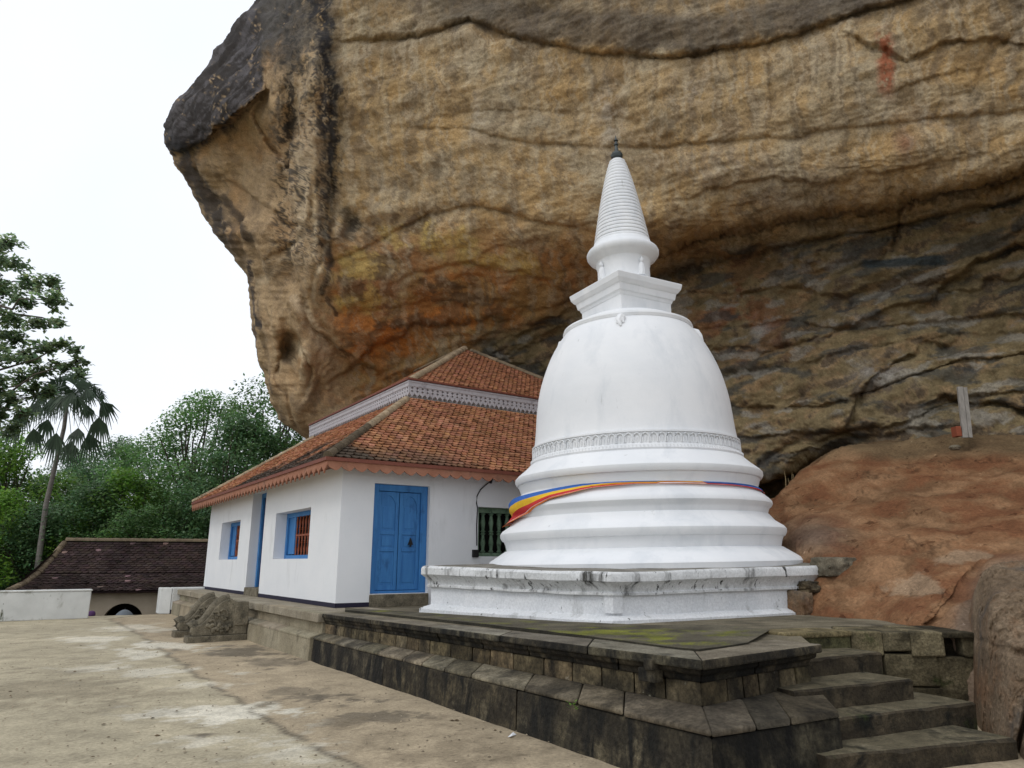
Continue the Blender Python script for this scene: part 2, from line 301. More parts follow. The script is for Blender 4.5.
def scatter(name, n, m, lo, hi, flatn, seed):          # loose bits lying on the courtyard
    rg_ = np.random.default_rng(seed); mb = MB()
    for _ in range(n):
        Y = 3.2 + 17 * rg_.random() ** 1.5; X = rg_.uniform(-.85, .12) * Y; r = rg_.uniform(lo, hi); g = rg_.uniform(.5, 1.5); c = Vector((X, Y, .008)); k = 5; a0 = rg_.uniform(0, 6.3)
        pts = [c + Vector((math.cos(a0 + 6.283 * j / k) * r * rg_.uniform(.6, 1.3), math.sin(a0 + 6.283 * j / k) * r * rg_.uniform(.6, 1.3), 0)) for j in range(k)]
        top = c + Vector((0, 0, r * flatn)); mb.add(pts + [top], [(j, (j + 1) % k, k) for j in range(k)], 0, (g, g, g))
    o = mb.build(name, m, None); o['kind'] = 'stuff'; return o
M['pebble'] = mat('pebble', [(.3, (.16, .13, .09)), (.7, (.36, .30, .21))], scale=9, rough=.95, bump=0, attr=True)
M['deadleaf'] = mat('dead_leaf', [(.3, (.05, .035, .02)), (.7, (.13, .09, .045))], scale=9, rough=.9, bump=0, attr=True)
scatter('gravel', 2600, M['pebble'], .005, .016, .6, 5); scatter('leaf_litter', 110, M['deadleaf'], .012, .03, .35, 6)
# retaining drop along the far edge
mb = MB(); xe = np.linspace(-90, 40, 40)
ye = np.clip(edgeY(xe), 19.5, 26) + .0
for i in range(39):
    mb.add([(xe[i], ye[i], .004), (xe[i + 1], ye[i + 1], .004), (xe[i + 1], ye[i + 1] + .35, -.02), (xe[i], ye[i] + .35, -.02), (xe[i], ye[i] + .35, -3.2), (xe[i + 1], ye[i + 1] + .35, -3.2)], [(0, 1, 2, 3), (3, 2, 5, 4)])
struct(mb.build('courtyard_retaining_edge', M['beige'], recalc=False))
gx = np.linspace(-420, 420, 60); gy = np.linspace(-120, 700, 60); GX, GY = np.meshgrid(gx, gy)
GZ = -3.2 + 0 * GX
struct(grid_mesh('ground', np.stack([GX, GY, GZ], -1), M['earth']))
hx = np.linspace(-260, 160, 80); hy = np.linspace(62, 330, 60); HX, HY = np.meshgrid(hx, hy)
HZ = -3.6 + 17 * sstep(62, 160, HY) * (1 + .3 * fbm(HX / 50, HY / 50, HX * 0, 4)) + 2 * fbm(HX / 6, HY / 6, HX * 0 + 1, 4) * sstep(62, 80, HY)
struct(grid_mesh('hill', np.stack([HX, HY, HZ], -1), M['hill']))

# ---------------------------------------------------------------- the overhanging cliff
def herm(xk, yk, x):      # smooth interpolation through knots (finite-difference tangents, damped)
    xk, yk = np.asarray(xk, float), np.asarray(yk, float)
    h = np.diff(xk); sl = np.diff(yk, axis=0) / (h[:, None] if yk.ndim > 1 else h)
    m = np.zeros_like(yk); m[0], m[-1] = sl[0], sl[-1]; m[1:-1] = .5 * (sl[:-1] + sl[1:])
    i = np.clip(np.searchsorted(xk, x) - 1, 0, len(xk) - 2); t = np.clip((x - xk[i]) / h[i], 0, 1); hh = h[i]
    if yk.ndim > 1: t, hh = t[:, None], hh[:, None]
    return (2*t**3 - 3*t**2 + 1) * yk[i] + (t**3 - 2*t**2 + t) * hh * m[i] + (-2*t**3 + 3*t**2) * yk[i+1] + (t**3 - t**2) * hh * m[i+1]
ykn = [-420, -250, -120, -40, 40, 130, 180, 235, 272, 330, 372, 410, 450, 520, 640]
D = np.array([[34, 30, 28, 26, 24, 22, 20, 18, 16, 13, 9],
    [28, 24, 22.5, 21, 19.5, 18, 17, 15.5, 14, 11.5, 8],
    [27, 23, 21.5, 20, 18.6, 17.3, 16.3, 15, 13.6, 11, 7.5],
    [26.5, 22.5, 21, 19.9, 18.5, 17.2, 16.1, 14.8, 13.4, 10.8, 7.5],
    [26, 22.8, 21.4, 20.3, 18.9, 17.5, 16.3, 15, 13.7, 11, 7.5],
    [26, 23.4, 22, 21, 19.6, 18.1, 16.8, 15.5, 14.3, 11.5, 8],
    [26, 23.9, 22.4, 21.4, 20, 18.5, 17.2, 16, 14.9, 12, 8.3],
    [26.2, 24.2, 22.8, 21.9, 20.6, 19.3, 18.9, 17.9, 16.5, 13, 9],
    [26.5, 24.4, 23.3, 22.7, 22, 21.8, 20.4, 18.4, 16.7, 13.2, 9],
    [27, 25, 24.8, 25, 24.6, 22.8, 20.8, 18.5, 16.6, 13.2, 9],
    [27.4, 26, 26.4, 26.8, 25.6, 23, 20.8, 18.3, 16.4, 13, 9],
    [28, 27, 27.5, 27.8, 26, 23, 20.6, 18, 16.2, 12.8, 9],
    [28.5, 28, 28, 28, 26, 22.8, 20.4, 17.9, 16.1, 12.8, 9],
    [29, 28.5, 28.5, 28.5, 26, 22.8, 20.8, 18.6, 16.9, 13.4, 9.5],
    [29.2, 28.7, 28.7, 28.7, 26.3, 23, 21, 18.8, 17.1, 13.6, 9.6]])
SIL = np.array([(-420, 560), (-250, 430), (-120, 335), (-40, 285), (0, 257), (40, 224), (75, 197), (100, 177), (115, 167), (130, 163), (145, 166), (165, 176), (185, 187), (210, 201), (235, 215), (255, 232), (272, 246), (300, 250),
                (330, 253), (350, 257), (372, 263), (395, 268), (410, 275), (425, 284), (432, 296), (450, 320), (520, 335), (640, 345)], float)
RID = np.array([(-420, 620), (-250, 480), (-120, 380), (-40, 328), (40, 316), (130, 316), (180, 312), (235, 310), (272, 316), (330, 335), (372, 345), (410, 352), (450, 372), (520, 385), (640, 395)], float)
yf = np.concatenate([np.linspace(-420, -20, 70, endpoint=False), np.linspace(-20, 480, 370, endpoint=False), np.linspace(480, 640, 40)])
xL = np.interp(yf, SIL[:, 0], SIL[:, 1]); xL = np.convolve(np.pad(xL, 3, mode='edge'), np.ones(7) / 7, 'valid'); xL = xL + 3.2 * fbm(yf / 22, yf * 0 + 3.3, yf * 0 + 8.1, 5, .6); xR = herm(RID[:, 0], RID[:, 1], yf)
Dy = herm(ykn, D, yf)
ucols = np.concatenate([np.linspace(0, 8, 580, endpoint=False), np.linspace(8, 10, 70)])
PX = np.zeros((len(yf), len(ucols))); DD = np.zeros_like(PX)
for i, y in enumerate(yf):
    kx = np.array([xL[i], .5 * (xL[i] + xR[i]), xR[i], max(420, xR[i] + 55), max(540, xR[i] + 120), max(650, xR[i] + 190), 770, 900, 1040, 1250, 1700])
    # evenly spaced columns in the photo rather than in the knots
    ku = np.arange(11.); f = np.interp(ucols / 10, [0, .8, 1], [0, 1, 2]); px = np.where(f <= 1, xL[i] + (1060 - xL[i]) * f, 1060 + 700 * (f - 1))
    PX[i] = px; DD[i] = herm(kx, Dy[i], np.clip(px, kx[0], kx[-1]))
PY = np.repeat(yf[:, None], len(ucols), 1)
XLm = xL[:, None]
w = np.clip((PX - XLm) / 60, 0, 1); DD += 2.4 * (1 - np.sqrt(np.clip(1 - (1 - w) ** 2, 0, 1)))
def gs(x, y, rx, ry): return np.exp(-((PX - x) / rx) ** 2 - ((PY - y) / ry) ** 2)
def linemask(pts, X=None):
    p = np.array(pts, float); return np.interp(PX, p[:, 0], p[:, 1]), sstep(p[0, 0] - 25, p[0, 0] + 25, PX) * sstep(p[-1, 0] + 25, p[-1, 0] - 25, PX)
wob = 2.6 * fbm(PX / 60, PY / 60, PX * 0 + 3, 4) + 1.1 * fbm(PX / 9, PY / 9, PX * 0 + 13, 4, .65)
rid = PX - xR[:, None] - 3 * fbm(PX * 0, PY / 25, PX * 0 + 8, 3)
rmask = sstep(20, 80, PY) * sstep(310, 265, PY)
DD -= .9 * np.exp(-(rid / 13) ** 2) * rmask
DD += .25 * np.exp(-((rid - 20) / 9) ** 2) * rmask + .5 * np.exp(-((rid + 24) / 10) ** 2) * rmask
for g in ((235, 190, 42, 44, 1.5), (262, 150, 22, 26, .7), (290, 75, 24, 34, -.9), (225, 95, 30, 22, -.7), (185, 130, 22, 18, -.5), (262, 45, 26, 24, -.3), (215, 235, 20, 14, -.5), (250, 230, 26, 14, -.4),
          (289, 349, 8, 13, 1.5), (305, 362, 9, 13, -.5), (280, 385, 10, 12, -.4), (272, 330, 10, 16, -.3), (300, 400, 10, 18, -.35), (318, 395, 6, 20, .4), (335, 235, 9, 14, -.5), (352, 225, 11, 12, .5), (268, 360, 5, 30, .35)):
    DD += g[4] * gs(*g[:4])
# strata ledges: below each line the rock steps back and comes forward again further down
bl = np.interp(PX, [150, 170, 194, 215, 235, 251, 262], [160, 153, 147, 131, 119, 105, 90]) + 3 * fbm(PX / 20, PY / 20, PX * 0 + 33, 3); dyb = PY - bl; bm_ = sstep(166, 182, PX) * sstep(272, 256, PX)
DD += bm_ * np.where(dyb > 0, .85 * np.exp(-dyb / 38) * sstep(-1, 3, dyb), 0) - bm_ * .25 * np.where(dyb < 0, np.exp(dyb / 14), 0)
for fx_, fa_, fw_, fy0, fy1 in ((300, .30, 5, 62, 215), (311, .22, 4, 95, 262), (322, .26, 4.5, 55, 180), (291, .2, 4, 110, 180), (331, .18, 4, 60, 240)):
    DD += fa_ * np.exp(-((PX - fx_ - 4 * fbm(PX * 0, PY / 40, PX * 0 + fx_, 3)) / fw_) ** 2) * sstep(fy0 - 10, fy0 + 15, PY) * sstep(fy1 + 15, fy1 - 15, PY)
LED = [(((345, 40), (420, 34), (470, 20), (520, 38), (600, 55), (660, 60), (720, 52), (790, 35), (860, 12), (930, -6)), .30, 12),
       (((410, 128), (470, 130), (530, 145), (600, 147), (670, 146), (740, 142), (800, 135), (860, 125), (940, 118), (1040, 106)), .13, 7),
       (((430, 118), (520, 108), (590, 112), (640, 120)), .08, 8),
       (((330, 262), (380, 240), (430, 212), (480, 206), (540, 222), (590, 238), (640, 240)), .20, 8),
       (((610, 262), (660, 258), (700, 240), (760, 226), (820, 216), (900, 206), (960, 192), (1040, 172)), 1.1, 22),
       (((560, 300), (640, 285), (700, 268), (780, 248), (860, 232), (950, 214), (1040, 190)), .5, 14),
       (((880, 96), (930, 80), (960, 70)), .1, 7),
       (((700, 330), (790, 322), (860, 335), (950, 318), (1040, 310)), .18, 10), (((690, 300), (760, 290), (830, 300), (900, 285), (1000, 280)), .12, 10),
       (((720, 372), (800, 366), (880, 350), (960, 330), (1040, 325)), .15, 12), (((735, 405), (820, 408), (900, 385), (960, 362), (1040, 350)), .28, 12), (((740, 440), (830, 432), (900, 425), (960, 400), (1040, 392)), .25, 12)]
ledge_dark = np.zeros_like(PX)
for pts, amp, h in LED:
    yc, mk = linemask(pts); dy = PY - (yc + wob * (1 + amp))
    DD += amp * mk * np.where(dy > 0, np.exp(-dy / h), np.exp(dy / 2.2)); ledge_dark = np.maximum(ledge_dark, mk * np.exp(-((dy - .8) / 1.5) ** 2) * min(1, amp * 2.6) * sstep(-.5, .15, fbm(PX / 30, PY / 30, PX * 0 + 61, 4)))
WX, WY = PX + 5 * fbm(PX / 26, PY / 26, PX * 0 + 51, 4), PY + 5 * fbm(PX / 26, PY / 26, PX * 0 + 77, 4)
def crease(pts, amp, wd, step=0.0, sw=22.):
    global DD, ledge_dark
    best = np.full(PX.shape, 1e9); sgn = np.zeros(PX.shape); p = np.array(pts, float)
    for (ax_, ay_), (bx_, by_) in zip(p[:-1], p[1:]):
        ex, ey = bx_ - ax_, by_ - ay_; l2 = ex * ex + ey * ey; t = np.clip(((WX - ax_) * ex + (WY - ay_) * ey) / l2, 0, 1)
        qx, qy = WX - ax_ - t * ex, WY - ay_ - t * ey; d = np.hypot(qx, qy); m = d < best; best = np.where(m, d, best); sgn = np.where(m, np.tanh((ex * qy - ey * qx) / math.sqrt(l2) / 1.6), sgn)
    DD += .7 * amp * np.exp(-(best / (wd * .75)) ** 2) + step * (.5 + .5 * sgn) * np.exp(-best / sw)
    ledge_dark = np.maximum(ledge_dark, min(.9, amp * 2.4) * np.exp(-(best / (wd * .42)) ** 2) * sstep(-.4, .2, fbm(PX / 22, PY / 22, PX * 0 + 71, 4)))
for c_ in ((((262, 92), (258, 120), (275, 150), (300, 178)), .25, 3, -.3), (((196, 150), (206, 190), (235, 215), (252, 242)), .3, 3.5, .45), (((228, 180), (258, 200), (300, 226)), .2, 3, .35), (((246, 250), (268, 262), (300, 240), (312, 200)), .15, 4, .2),
           (((283, 338), (279, 372), (290, 402), (300, 425)), .3, 3, -.3), (((300, 342), (312, 368), (304, 398)), .25, 3, .3), (((252, 262), (262, 300), (266, 345), (276, 385)), .2, 3, .25), (((298, 282), (318, 330), (347, 352), (372, 372)), .25, 3, .5),
           (((345, 372), (382, 346), (412, 330), (470, 318)), .22, 3, .35), (((352, 398), (392, 372), (430, 352)), .25, 3, -.3), (((320, 262), (312, 300), (330, 330)), .2, 3, .3), (((270, 130), (285, 170), (290, 215), (300, 260)), .15, 3, .2),
           (((378, 60), (372, 110), (384, 160), (376, 200)), .07, 2.5, .08), (((690, 196), (760, 180), (840, 186), (920, 168)), .08, 2.5, .1),
           (((860, 40), (905, 60), (960, 38), (1030, 42)), .12, 2.5, .14), (((1030, 20), (985, 60), (972, 96)), .08, 4, .12), (((400, 280), (460, 262), (520, 270), (560, 286)), .10, 3, .14), (((360, 310), (430, 300), (500, 318)), .10, 3, .12),
           (((905, 210), (898, 240), (880, 262), (850, 270)), .18, 2.5, .2), (((700, 345), (760, 352), (830, 338), (905, 306), (1030, 270)), .12, 4, .2), (((740, 420), (800, 396), (850, 392), (905, 352), (960, 338)), .16, 4, -.3), (((850, 420), (880, 372), (930, 345)), .15, 3, .35),
           (((940, 400), (985, 402), (1030, 412)), .35, 5, .25), (((690, 290), (730, 300), (790, 285), (850, 300)), .1, 3, .15), (((930, 300), (980, 262), (1030, 240)), .25, 3, .3), (((760, 460), (800, 440), (850, 436), (930, 430)), .2, 4, .2)):
    crease(*c_)
# crevice where the back wall meets the red slope
yc, mk = linemask(((740, 500), (790, 482), (830, 458), (870, 446), (1060, 436))); DD += 2.0 * mk * np.exp(-((PY - yc) / 12) ** 2) * sstep(880, 800, PX)
# vertical joints
for x0, y0, y1, sl, amp in ((768, 66, 108, .12, .10), (690, 20, 60, .1, .06), (905, 215, 250, -.35, .2)):
    dx = PX - (x0 + sl * (PY - y0)) - wob * .4; DD += amp * np.exp(-(dx / 2.2) ** 2) * sstep(y0 - 12, y0 + 6, PY) * sstep(y1 + 12, y1 - 6, PY)
Xd, Yd, Zd = dirs(PX, PY); T = DD / Yd
P3 = np.stack([Xd * T, DD, EYE + Zd * T], -1)
# wrap the rock round behind its left silhouette, and over the top
nb = 36; tb = (np.arange(nb, 0, -1) / nb)[None, :, None]
back0 = P3[:, :1]; ctr = np.array((6., 46., 0.)); bk = back0 + (np.concatenate([np.broadcast_to(ctr[:2], back0.shape[:2] + (2,)), back0[..., 2:]], -1) - back0) * tb ** 1.0 * .9
bk = bk + np.array((-3.0, 1.5, 0)) * np.sin(tb * math.pi)
P3 = np.concatenate([bk, P3], 1)
padc = lambda A_: np.concatenate([np.repeat(A_[:, :1], nb, 1), A_], 1)
PXc, PYc, LD = padc(PX), padc(PY), padc(ledge_dark); xRc = xR[:, None]
nt = 24; top0 = P3[:1]; tr_ = (np.arange(nt, 0, -1) / nt)[:, None, None]
tp = top0 + np.array((0, 26, 0)) * tr_ + np.array((0, 0, 5.)) * np.sin(tr_ * 2.2)
P3 = np.concatenate([tp, P3], 0); padr = lambda A_: np.concatenate([np.repeat(A_[:1], nt, 0), A_], 0)
PXc, PYc, LD = padr(PXc), padr(PYc), padr(LD); xRc = np.concatenate([np.repeat(xRc[:1], nt, 0), xRc], 0)
# normals and displacement
du = np.gradient(P3, axis=1); dv = np.gradient(P3, axis=0); NN = np.cross(dv, du); NN /= np.linalg.norm(NN, axis=-1, keepdims=True) + 1e-9
NN *= np.sign(np.sum(NN * (np.array((0, 0, EYE)) - P3), -1, keepdims=True))
def blur(A_, r):
    for ax_ in (0, 1):
        pad = [(0, 0)] * A_.ndim; pad[ax_] = (r + 1, r); c = np.cumsum(np.pad(A_, pad, mode='edge'), axis=ax_)
        A_ = (np.take(c, range(2 * r + 1, c.shape[ax_]), axis=ax_) - np.take(c, range(0, c.shape[ax_] - 2 * r - 1), axis=ax_)) / (2 * r + 1)
    return A_
NN = blur(blur(NN, 7), 7); NN /= np.linalg.norm(NN, axis=-1, keepdims=True) + 1e-9
q = P3; x_, y_, z_ = q[..., 0], q[..., 1], q[..., 2]
leftw = sstep(20, -25, PXc - xRc)                          # flank to the left of the arris
crackY = np.interp(PXc, [300, 465, 560, 610, 660, 700, 760, 820, 900, 960, 1040], [470, 340, 300, 285, 262, 244, 230, 220, 210, 196, 176])
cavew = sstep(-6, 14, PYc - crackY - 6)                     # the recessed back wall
zs = z_ - .10 * x_ - .05 * y_                               # gently dipping beds
zd = z_ - .30 * x_ - .05 * y_                                # the cave wall breaks along beds that climb to the right
def plates(n, k, e=.72):
    t = n * k; f = np.floor(t); return (f + sstep(e, 1, t - f)) / k
dsp = .20 * fbm(x_ / 4, y_ / 4, z_ / 3, 3) + .05 * fbm(x_ / 1.6, y_ / 1.6, zs / .9, 4) + .022 * fbm(x_ * 1.6, y_ * 1.6, z_ * 1.9, 5, .62)
mainw = (1 - cavew) * (1 - leftw)
dsp = dsp + mainw * (.13 * plates(fbm(x_ / 3.2, y_ / 3.2, zs / 1.1 + 3, 5, .55), 4, .8) + .045 * plates(fbm(x_ / 1.3 + 7, y_ / 1.3, zs / .55, 5, .6), 4, .7))
dsp = dsp + cavew * (.24 * plates(fbm(x_ / 2.8, y_ / 2.8, zd / .8, 5, .5), 4, .7) + .085 * plates(fbm(x_ / 1.0 + 5, y_ / 1.0, zd / .4, 5, .58), 4, .65) + .03 * fbm(x_ * 2.2, y_ * 2.2, zd * 4.2, 4, .6))
dsp = dsp + leftw * (.20 * plates(fbm(x_ / 1.6, y_ / 1.6, z_ / 2.6, 4, .5), 3, .7) + .03 * fbm(x_ * 1.4, y_ * 1.4, z_ * .7, 4, .55, True))
P3 = P3 + NN * dsp[..., None]
# mineral colours and stains; cracks, hole and recessed wall darkened
tan = np.array((.40, .285, .150)); ochre = np.array((.42, .258, .100)); grey = np.array((.37, .312, .215)); brown = np.array((.20, .132, .070)); pink = np.array((.45, .335, .215)); black = np.array((.026, .025, .027)); olive = np.array((.27, .20, .10))
def mixc(C, c, m): return C + (np.asarray(c) - C) * np.clip(m, 0, 1)[..., None]
a1 = fbm(x_ / 3, y_ / 3, z_ / 2, 7); a2 = fbm(x_ / 1.2 + 9, y_ / 1.2, z_ / .9, 7, .6); a3 = fbm(x_ / .35, y_ / .35, z_ / 3 + 40, 6, .6); a4 = fbm(x_ * 2 + 5, y_ * 2, z_ * 2.2, 5, .68); a5 = fbm(x_ / .8, y_ / .8, zd / .34 + 20, 6, .62)
K = np.broadcast_to(tan, P3.shape).copy()
K = mixc(K, grey, .7 * sstep(-.2, .6, a1)); K = mixc(K, ochre, .45 * sstep(.0, .6, a2)); K = mixc(K, brown, .5 * sstep(.15, .7, -a2 - .3 * a1))
K = mixc(K, brown * .9, .5 * sstep(.25, .6, fbm(x_ / 2.2 + 70, y_ / 2.2, z_ / 1.6, 6, .6))); K = mixc(K, grey * 1.3, .4 * sstep(.3, .6, a3) * (1 - cavew))
belly = sstep(205, 290, PYc) * sstep(680, 540, PXc) * (1 - leftw)
K = mixc(K, mixc(np.broadcast_to(ochre, P3.shape), np.array((.44, .20, .065)), sstep(-.2, .4, a2)), .8 * belly); K = mixc(K, np.array((.15, .09, .06)), .4 * belly * sstep(.15, .5, a1 + .4 * a4))
def spots(K, c, lst, am, nz):
    for gx_, gy_, rx_, ry_ in lst: K = mixc(K, np.array(c), am * sstep(1.15, .5, np.sqrt(((PXc - gx_) / rx_) ** 2 + ((PYc - gy_) / ry_) ** 2) + .9 * nz))
    return K
K = spots(K, (.50, .36, .12), ((362, 262, 26, 20), (402, 236, 34, 16), (372, 298, 30, 18), (455, 240, 40, 14), (500, 262, 40, 12), (345, 300, 14, 12)), .7, a2)
K = spots(K, (.52, .20, .05), ((352, 322, 28, 12), (392, 342, 34, 14), (440, 318, 40, 10), (372, 352, 20, 12), (330, 400, 18, 10)), .75, a2)
K = spots(K, (.13, .085, .055), ((382, 268, 15, 18), (346, 228, 16, 12), (352, 288, 16, 10), (446, 286, 22, 7), (408, 322, 24, 6), (470, 300, 24, 6), (350, 345, 14, 10), (415, 222, 22, 9)), .75, a4)
K = mixc(K, mixc(mixc(np.broadcast_to(olive, P3.shape), np.array((.39, .258, .13)), sstep(-.1, .35, a5)), np.array((.12, .086, .055)), sstep(.12, .55, a5 * .7 + a4 * .6 + .4 * a1)), .9 * cavew)
K = mixc(K, np.array((.32, .11, .045)), .7 * cavew * np.exp(-((PXc - 735) / 55) ** 2 - ((PYc - 315) / 45) ** 2) * sstep(-.2, .3, a2))
K = mixc(K, np.array((.075, .08, .075)), .7 * cavew * sstep(.15, .45, fbm(x_ / 1.4 + 30, y_ / 1.4, zs / .4, 5)))
K = mixc(K, np.array((.36, .32, .25)), .7 * cavew * sstep(.30, .5, fbm(x_ / 1.0 + 60, y_ / 1.0, zs / .4, 5)))
K = mixc(K, np.array((.47, .335, .195)), .8 * leftw); K = mixc(K, np.array((.45, .26, .115)), leftw * .55 * sstep(-.1, .5, a1)); K = mixc(K, np.array((.17, .125, .085)), leftw * .5 * sstep(.15, .6, a4 + .5 * a2)); K = mixc(K, np.array((.20, .14, .085)), leftw * .7 * np.exp(-((PXc - 240) / 34) ** 2 - ((PYc - 225) / 30) ** 2) * sstep(-.4, .3, a2 + a4))
def stroke(K, pts, wd, c, am):
    best = np.full(PXc.shape, 1e9); p = np.array(pts, float); wx, wy = PXc + 2.2 * a4, PYc + 3 * a2
    for (ax_, ay_), (bx_, by_) in zip(p[:-1], p[1:]):
        ex, ey = bx_ - ax_, by_ - ay_; t = np.clip(((wx - ax_) * ex + (wy - ay_) * ey) / (ex * ex + ey * ey), 0, 1); best = np.minimum(best, np.hypot(wx - ax_ - t * ex, wy - ay_ - t * ey))
    return mixc(K, np.array(c), am * sstep(wd, wd * .35, best))
for pts, wd, c, am in ((((303, 150), (305, 200), (300, 235), (282, 262), (262, 285)), 6, (.55, .43, .28), .7), (((312, 210), (318, 250), (320, 282), (328, 302)), 3.5, (.56, .44, .28), .75), (((298, 300), (312, 322), (326, 352)), 9, (.52, .41, .28), .6), (((262, 290), (272, 330), (284, 385), (292, 420)), 8, (.50, .36, .21), .5), (((296, 345), (308, 356), (303, 375)), 6, (.54, .44, .29), .6),
                       (((318, 215), (327, 245), (331, 262), (321, 292)), 4.5, (.05, .045, .04), .85), (((326, 296), (337, 314)), 2.5, (.07, .05, .04), .8), (((346, 212), (356, 226), (350, 236)), 9, (.06, .06, .05), .7), (((222, 195), (240, 222), (252, 240)), 5, (.07, .055, .045), .75), (((252, 262), (254, 300), (262, 330)), 3, (.05, .045, .05), .8), (((288, 336), (291, 350), (287, 362)), 6, (.13, .10, .07), .7)):  # the last stroke paints shade into the hole
    K = stroke(K, pts, wd, c, am)
jit = 7 * a4 + 5 * a2
vs_ = fbm(PXc / 5 + 2.5 * a2, PYc / 75, PXc * 0 + 13, 5, .62)
brow = np.interp(PXc, [150, 170, 194, 215, 235, 251, 260, 266, 280, 296, 306, 330, 400], [178, 156, 148, 132, 120, 106, 90, 50, 38, 14, -5, -60, -250]) + 2
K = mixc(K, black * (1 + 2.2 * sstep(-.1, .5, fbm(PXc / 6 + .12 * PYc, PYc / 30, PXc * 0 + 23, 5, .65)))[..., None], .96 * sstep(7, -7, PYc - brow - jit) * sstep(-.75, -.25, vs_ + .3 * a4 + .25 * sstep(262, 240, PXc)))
K = mixc(K, np.array((.085, .078, .068)), .85 * sstep(95, 45, PYc + jit * 2.5) * sstep(254, 268, PXc) * sstep(345, 325, PXc) * sstep(-.55, .05, a3 + .25)); K = mixc(K, np.array((.10, .088, .074)), .7 * sstep(262, 275, PXc) * sstep(318, 300, PXc) * sstep(190, 110, PYc + jit * 2) * sstep(-.1, .3, a3))
K = mixc(K, np.array((.060, .055, .050)), .85 * sstep(.08, .32, vs_) * sstep(276, 292, PXc + .06 * PYc) * sstep(338, 326, PXc) * sstep(300, 240, PYc)); K = mixc(K, np.array((.50, .40, .27)), .6 * sstep(.05, .3, -vs_) * sstep(276, 292, PXc) * sstep(330, 318, PXc) * sstep(300, 240, PYc) * sstep(60, 90, PYc))
K = mixc(K, np.array((.17, .13, .09)), .5 * sstep(.12, .4, fbm(PXc / 9 + a2, PYc / 90, PXc * 0 + 43, 5, .6)) * (1 - leftw) * (1 - cavew)); K = mixc(K, np.array((.47, .39, .27)), .45 * sstep(.15, .42, fbm(PXc / 8 + a2, PYc / 80, PXc * 0 + 93, 5, .6)) * (1 - leftw) * (1 - cavew))
K = mixc(K, black * 1.3, .9 * sstep(13, 3, np.abs(PXc - np.interp(PYc, [0, 60, 120, 190, 250, 300], [318, 327, 332, 333, 322, 310]) + 1.3 * jit)) * sstep(230, 180, PYc) * sstep(-.35, .15, vs_ + .5 * a4 + .25))
K = mixc(K, black * 1.5, .85 * sstep(16, 4, np.abs(PXc - np.interp(PYc, [130, 180, 235, 272], [172, 193, 222, 246]) - 4 + .8 * jit)) * sstep(125, 150, PYc) * sstep(280, 225, PYc) * sstep(-.5, 0, a2 + .3))
K = mixc(K, black * 2, .8 * sstep(9, 2, np.abs(PXc - np.interp(PYc, [250, 300, 360, 420], [247, 252, 259, 280]) - 2 + .4 * jit)) * sstep(270, 290, PYc) * sstep(.1, .3, a1 + .3))
K = mixc(K, np.array((.10, .085, .07)), .8 * sstep(34, 22, np.abs(PYc - np.interp(PXc, [440, 520, 600, 700, 800, 900], [8, 18, 30, 34, 12, -16]) + .6 * jit) + 10) * sstep(400, 480, PXc) * sstep(930, 860, PXc) * .9)
K = mixc(K, np.array((.12, .10, .08)), .5 * sstep(30, -10, PYc + jit) * sstep(330, 400, PXc))
K = mixc(K, np.array((.30, .085, .04)), .85 * sstep(12, 3, np.abs(PXc - 886 + .5 * jit)) * sstep(25, 45, PYc) * sstep(105, 80, PYc) * sstep(-.3, .1, a4))
K = mixc(K, np.array((.30, .12, .06)), .5 * np.exp(-((PXc - 905) / 10) ** 2 - ((PYc - 140) / 14) ** 2))
for gx_, gy_, rx_, ry_, am in ((480, 115, 8, 26, .55), (603, 115, 9, 42, .55), (615, 130, 12, 40, .35), (690, 90, 20, 18, .4), (720, 165, 60, 14, .35), (800, 200, 60, 14, .4), (930, 115, 60, 12, .35), (760, 330, 9, 14, .9), (716, 318, 5, 6, .6), (845, 322, 34, 7, .6), (880, 375, 26, 12, .8), (800, 265, 22, 12, .5), (840, 265, 22, 8, .5)):
    K = mixc(K, np.array((.44, .395, .33)), am * .8 * np.exp(-((PXc - gx_) / rx_) ** 2 - ((PYc - gy_) / ry_) ** 2) * sstep(-.3, .25, a4 + .15))
K = mixc(K, np.array((.055, .07, .072)), .9 * sstep(6, 3, np.abs(PYc - np.interp(PXc, [855, 885, 915, 950], [264, 265, 262, 259]))) * sstep(855, 866, PXc) * sstep(952, 938, PXc))
K = mixc(K, np.array((.08, .06, .045)), .6 * LD)  # darker along ledge lines and creases
K = K * (1 + (.13 + .12 * cavew + .08 * leftw) * a4 + .12 * fbm(x_ * 5, y_ * 5, z_ * 5, 3, .7))[..., None]
K = K * (1 - .26 * cavew - .08 * (1 - cavew))[..., None] * (1 + cavew[..., None] * np.array((-.04, .0, .06)))  # recessed back wall scaled darker and greyer
struct(grid_mesh('cliff', P3, M['rock'], np.clip(K, .012, .7)))

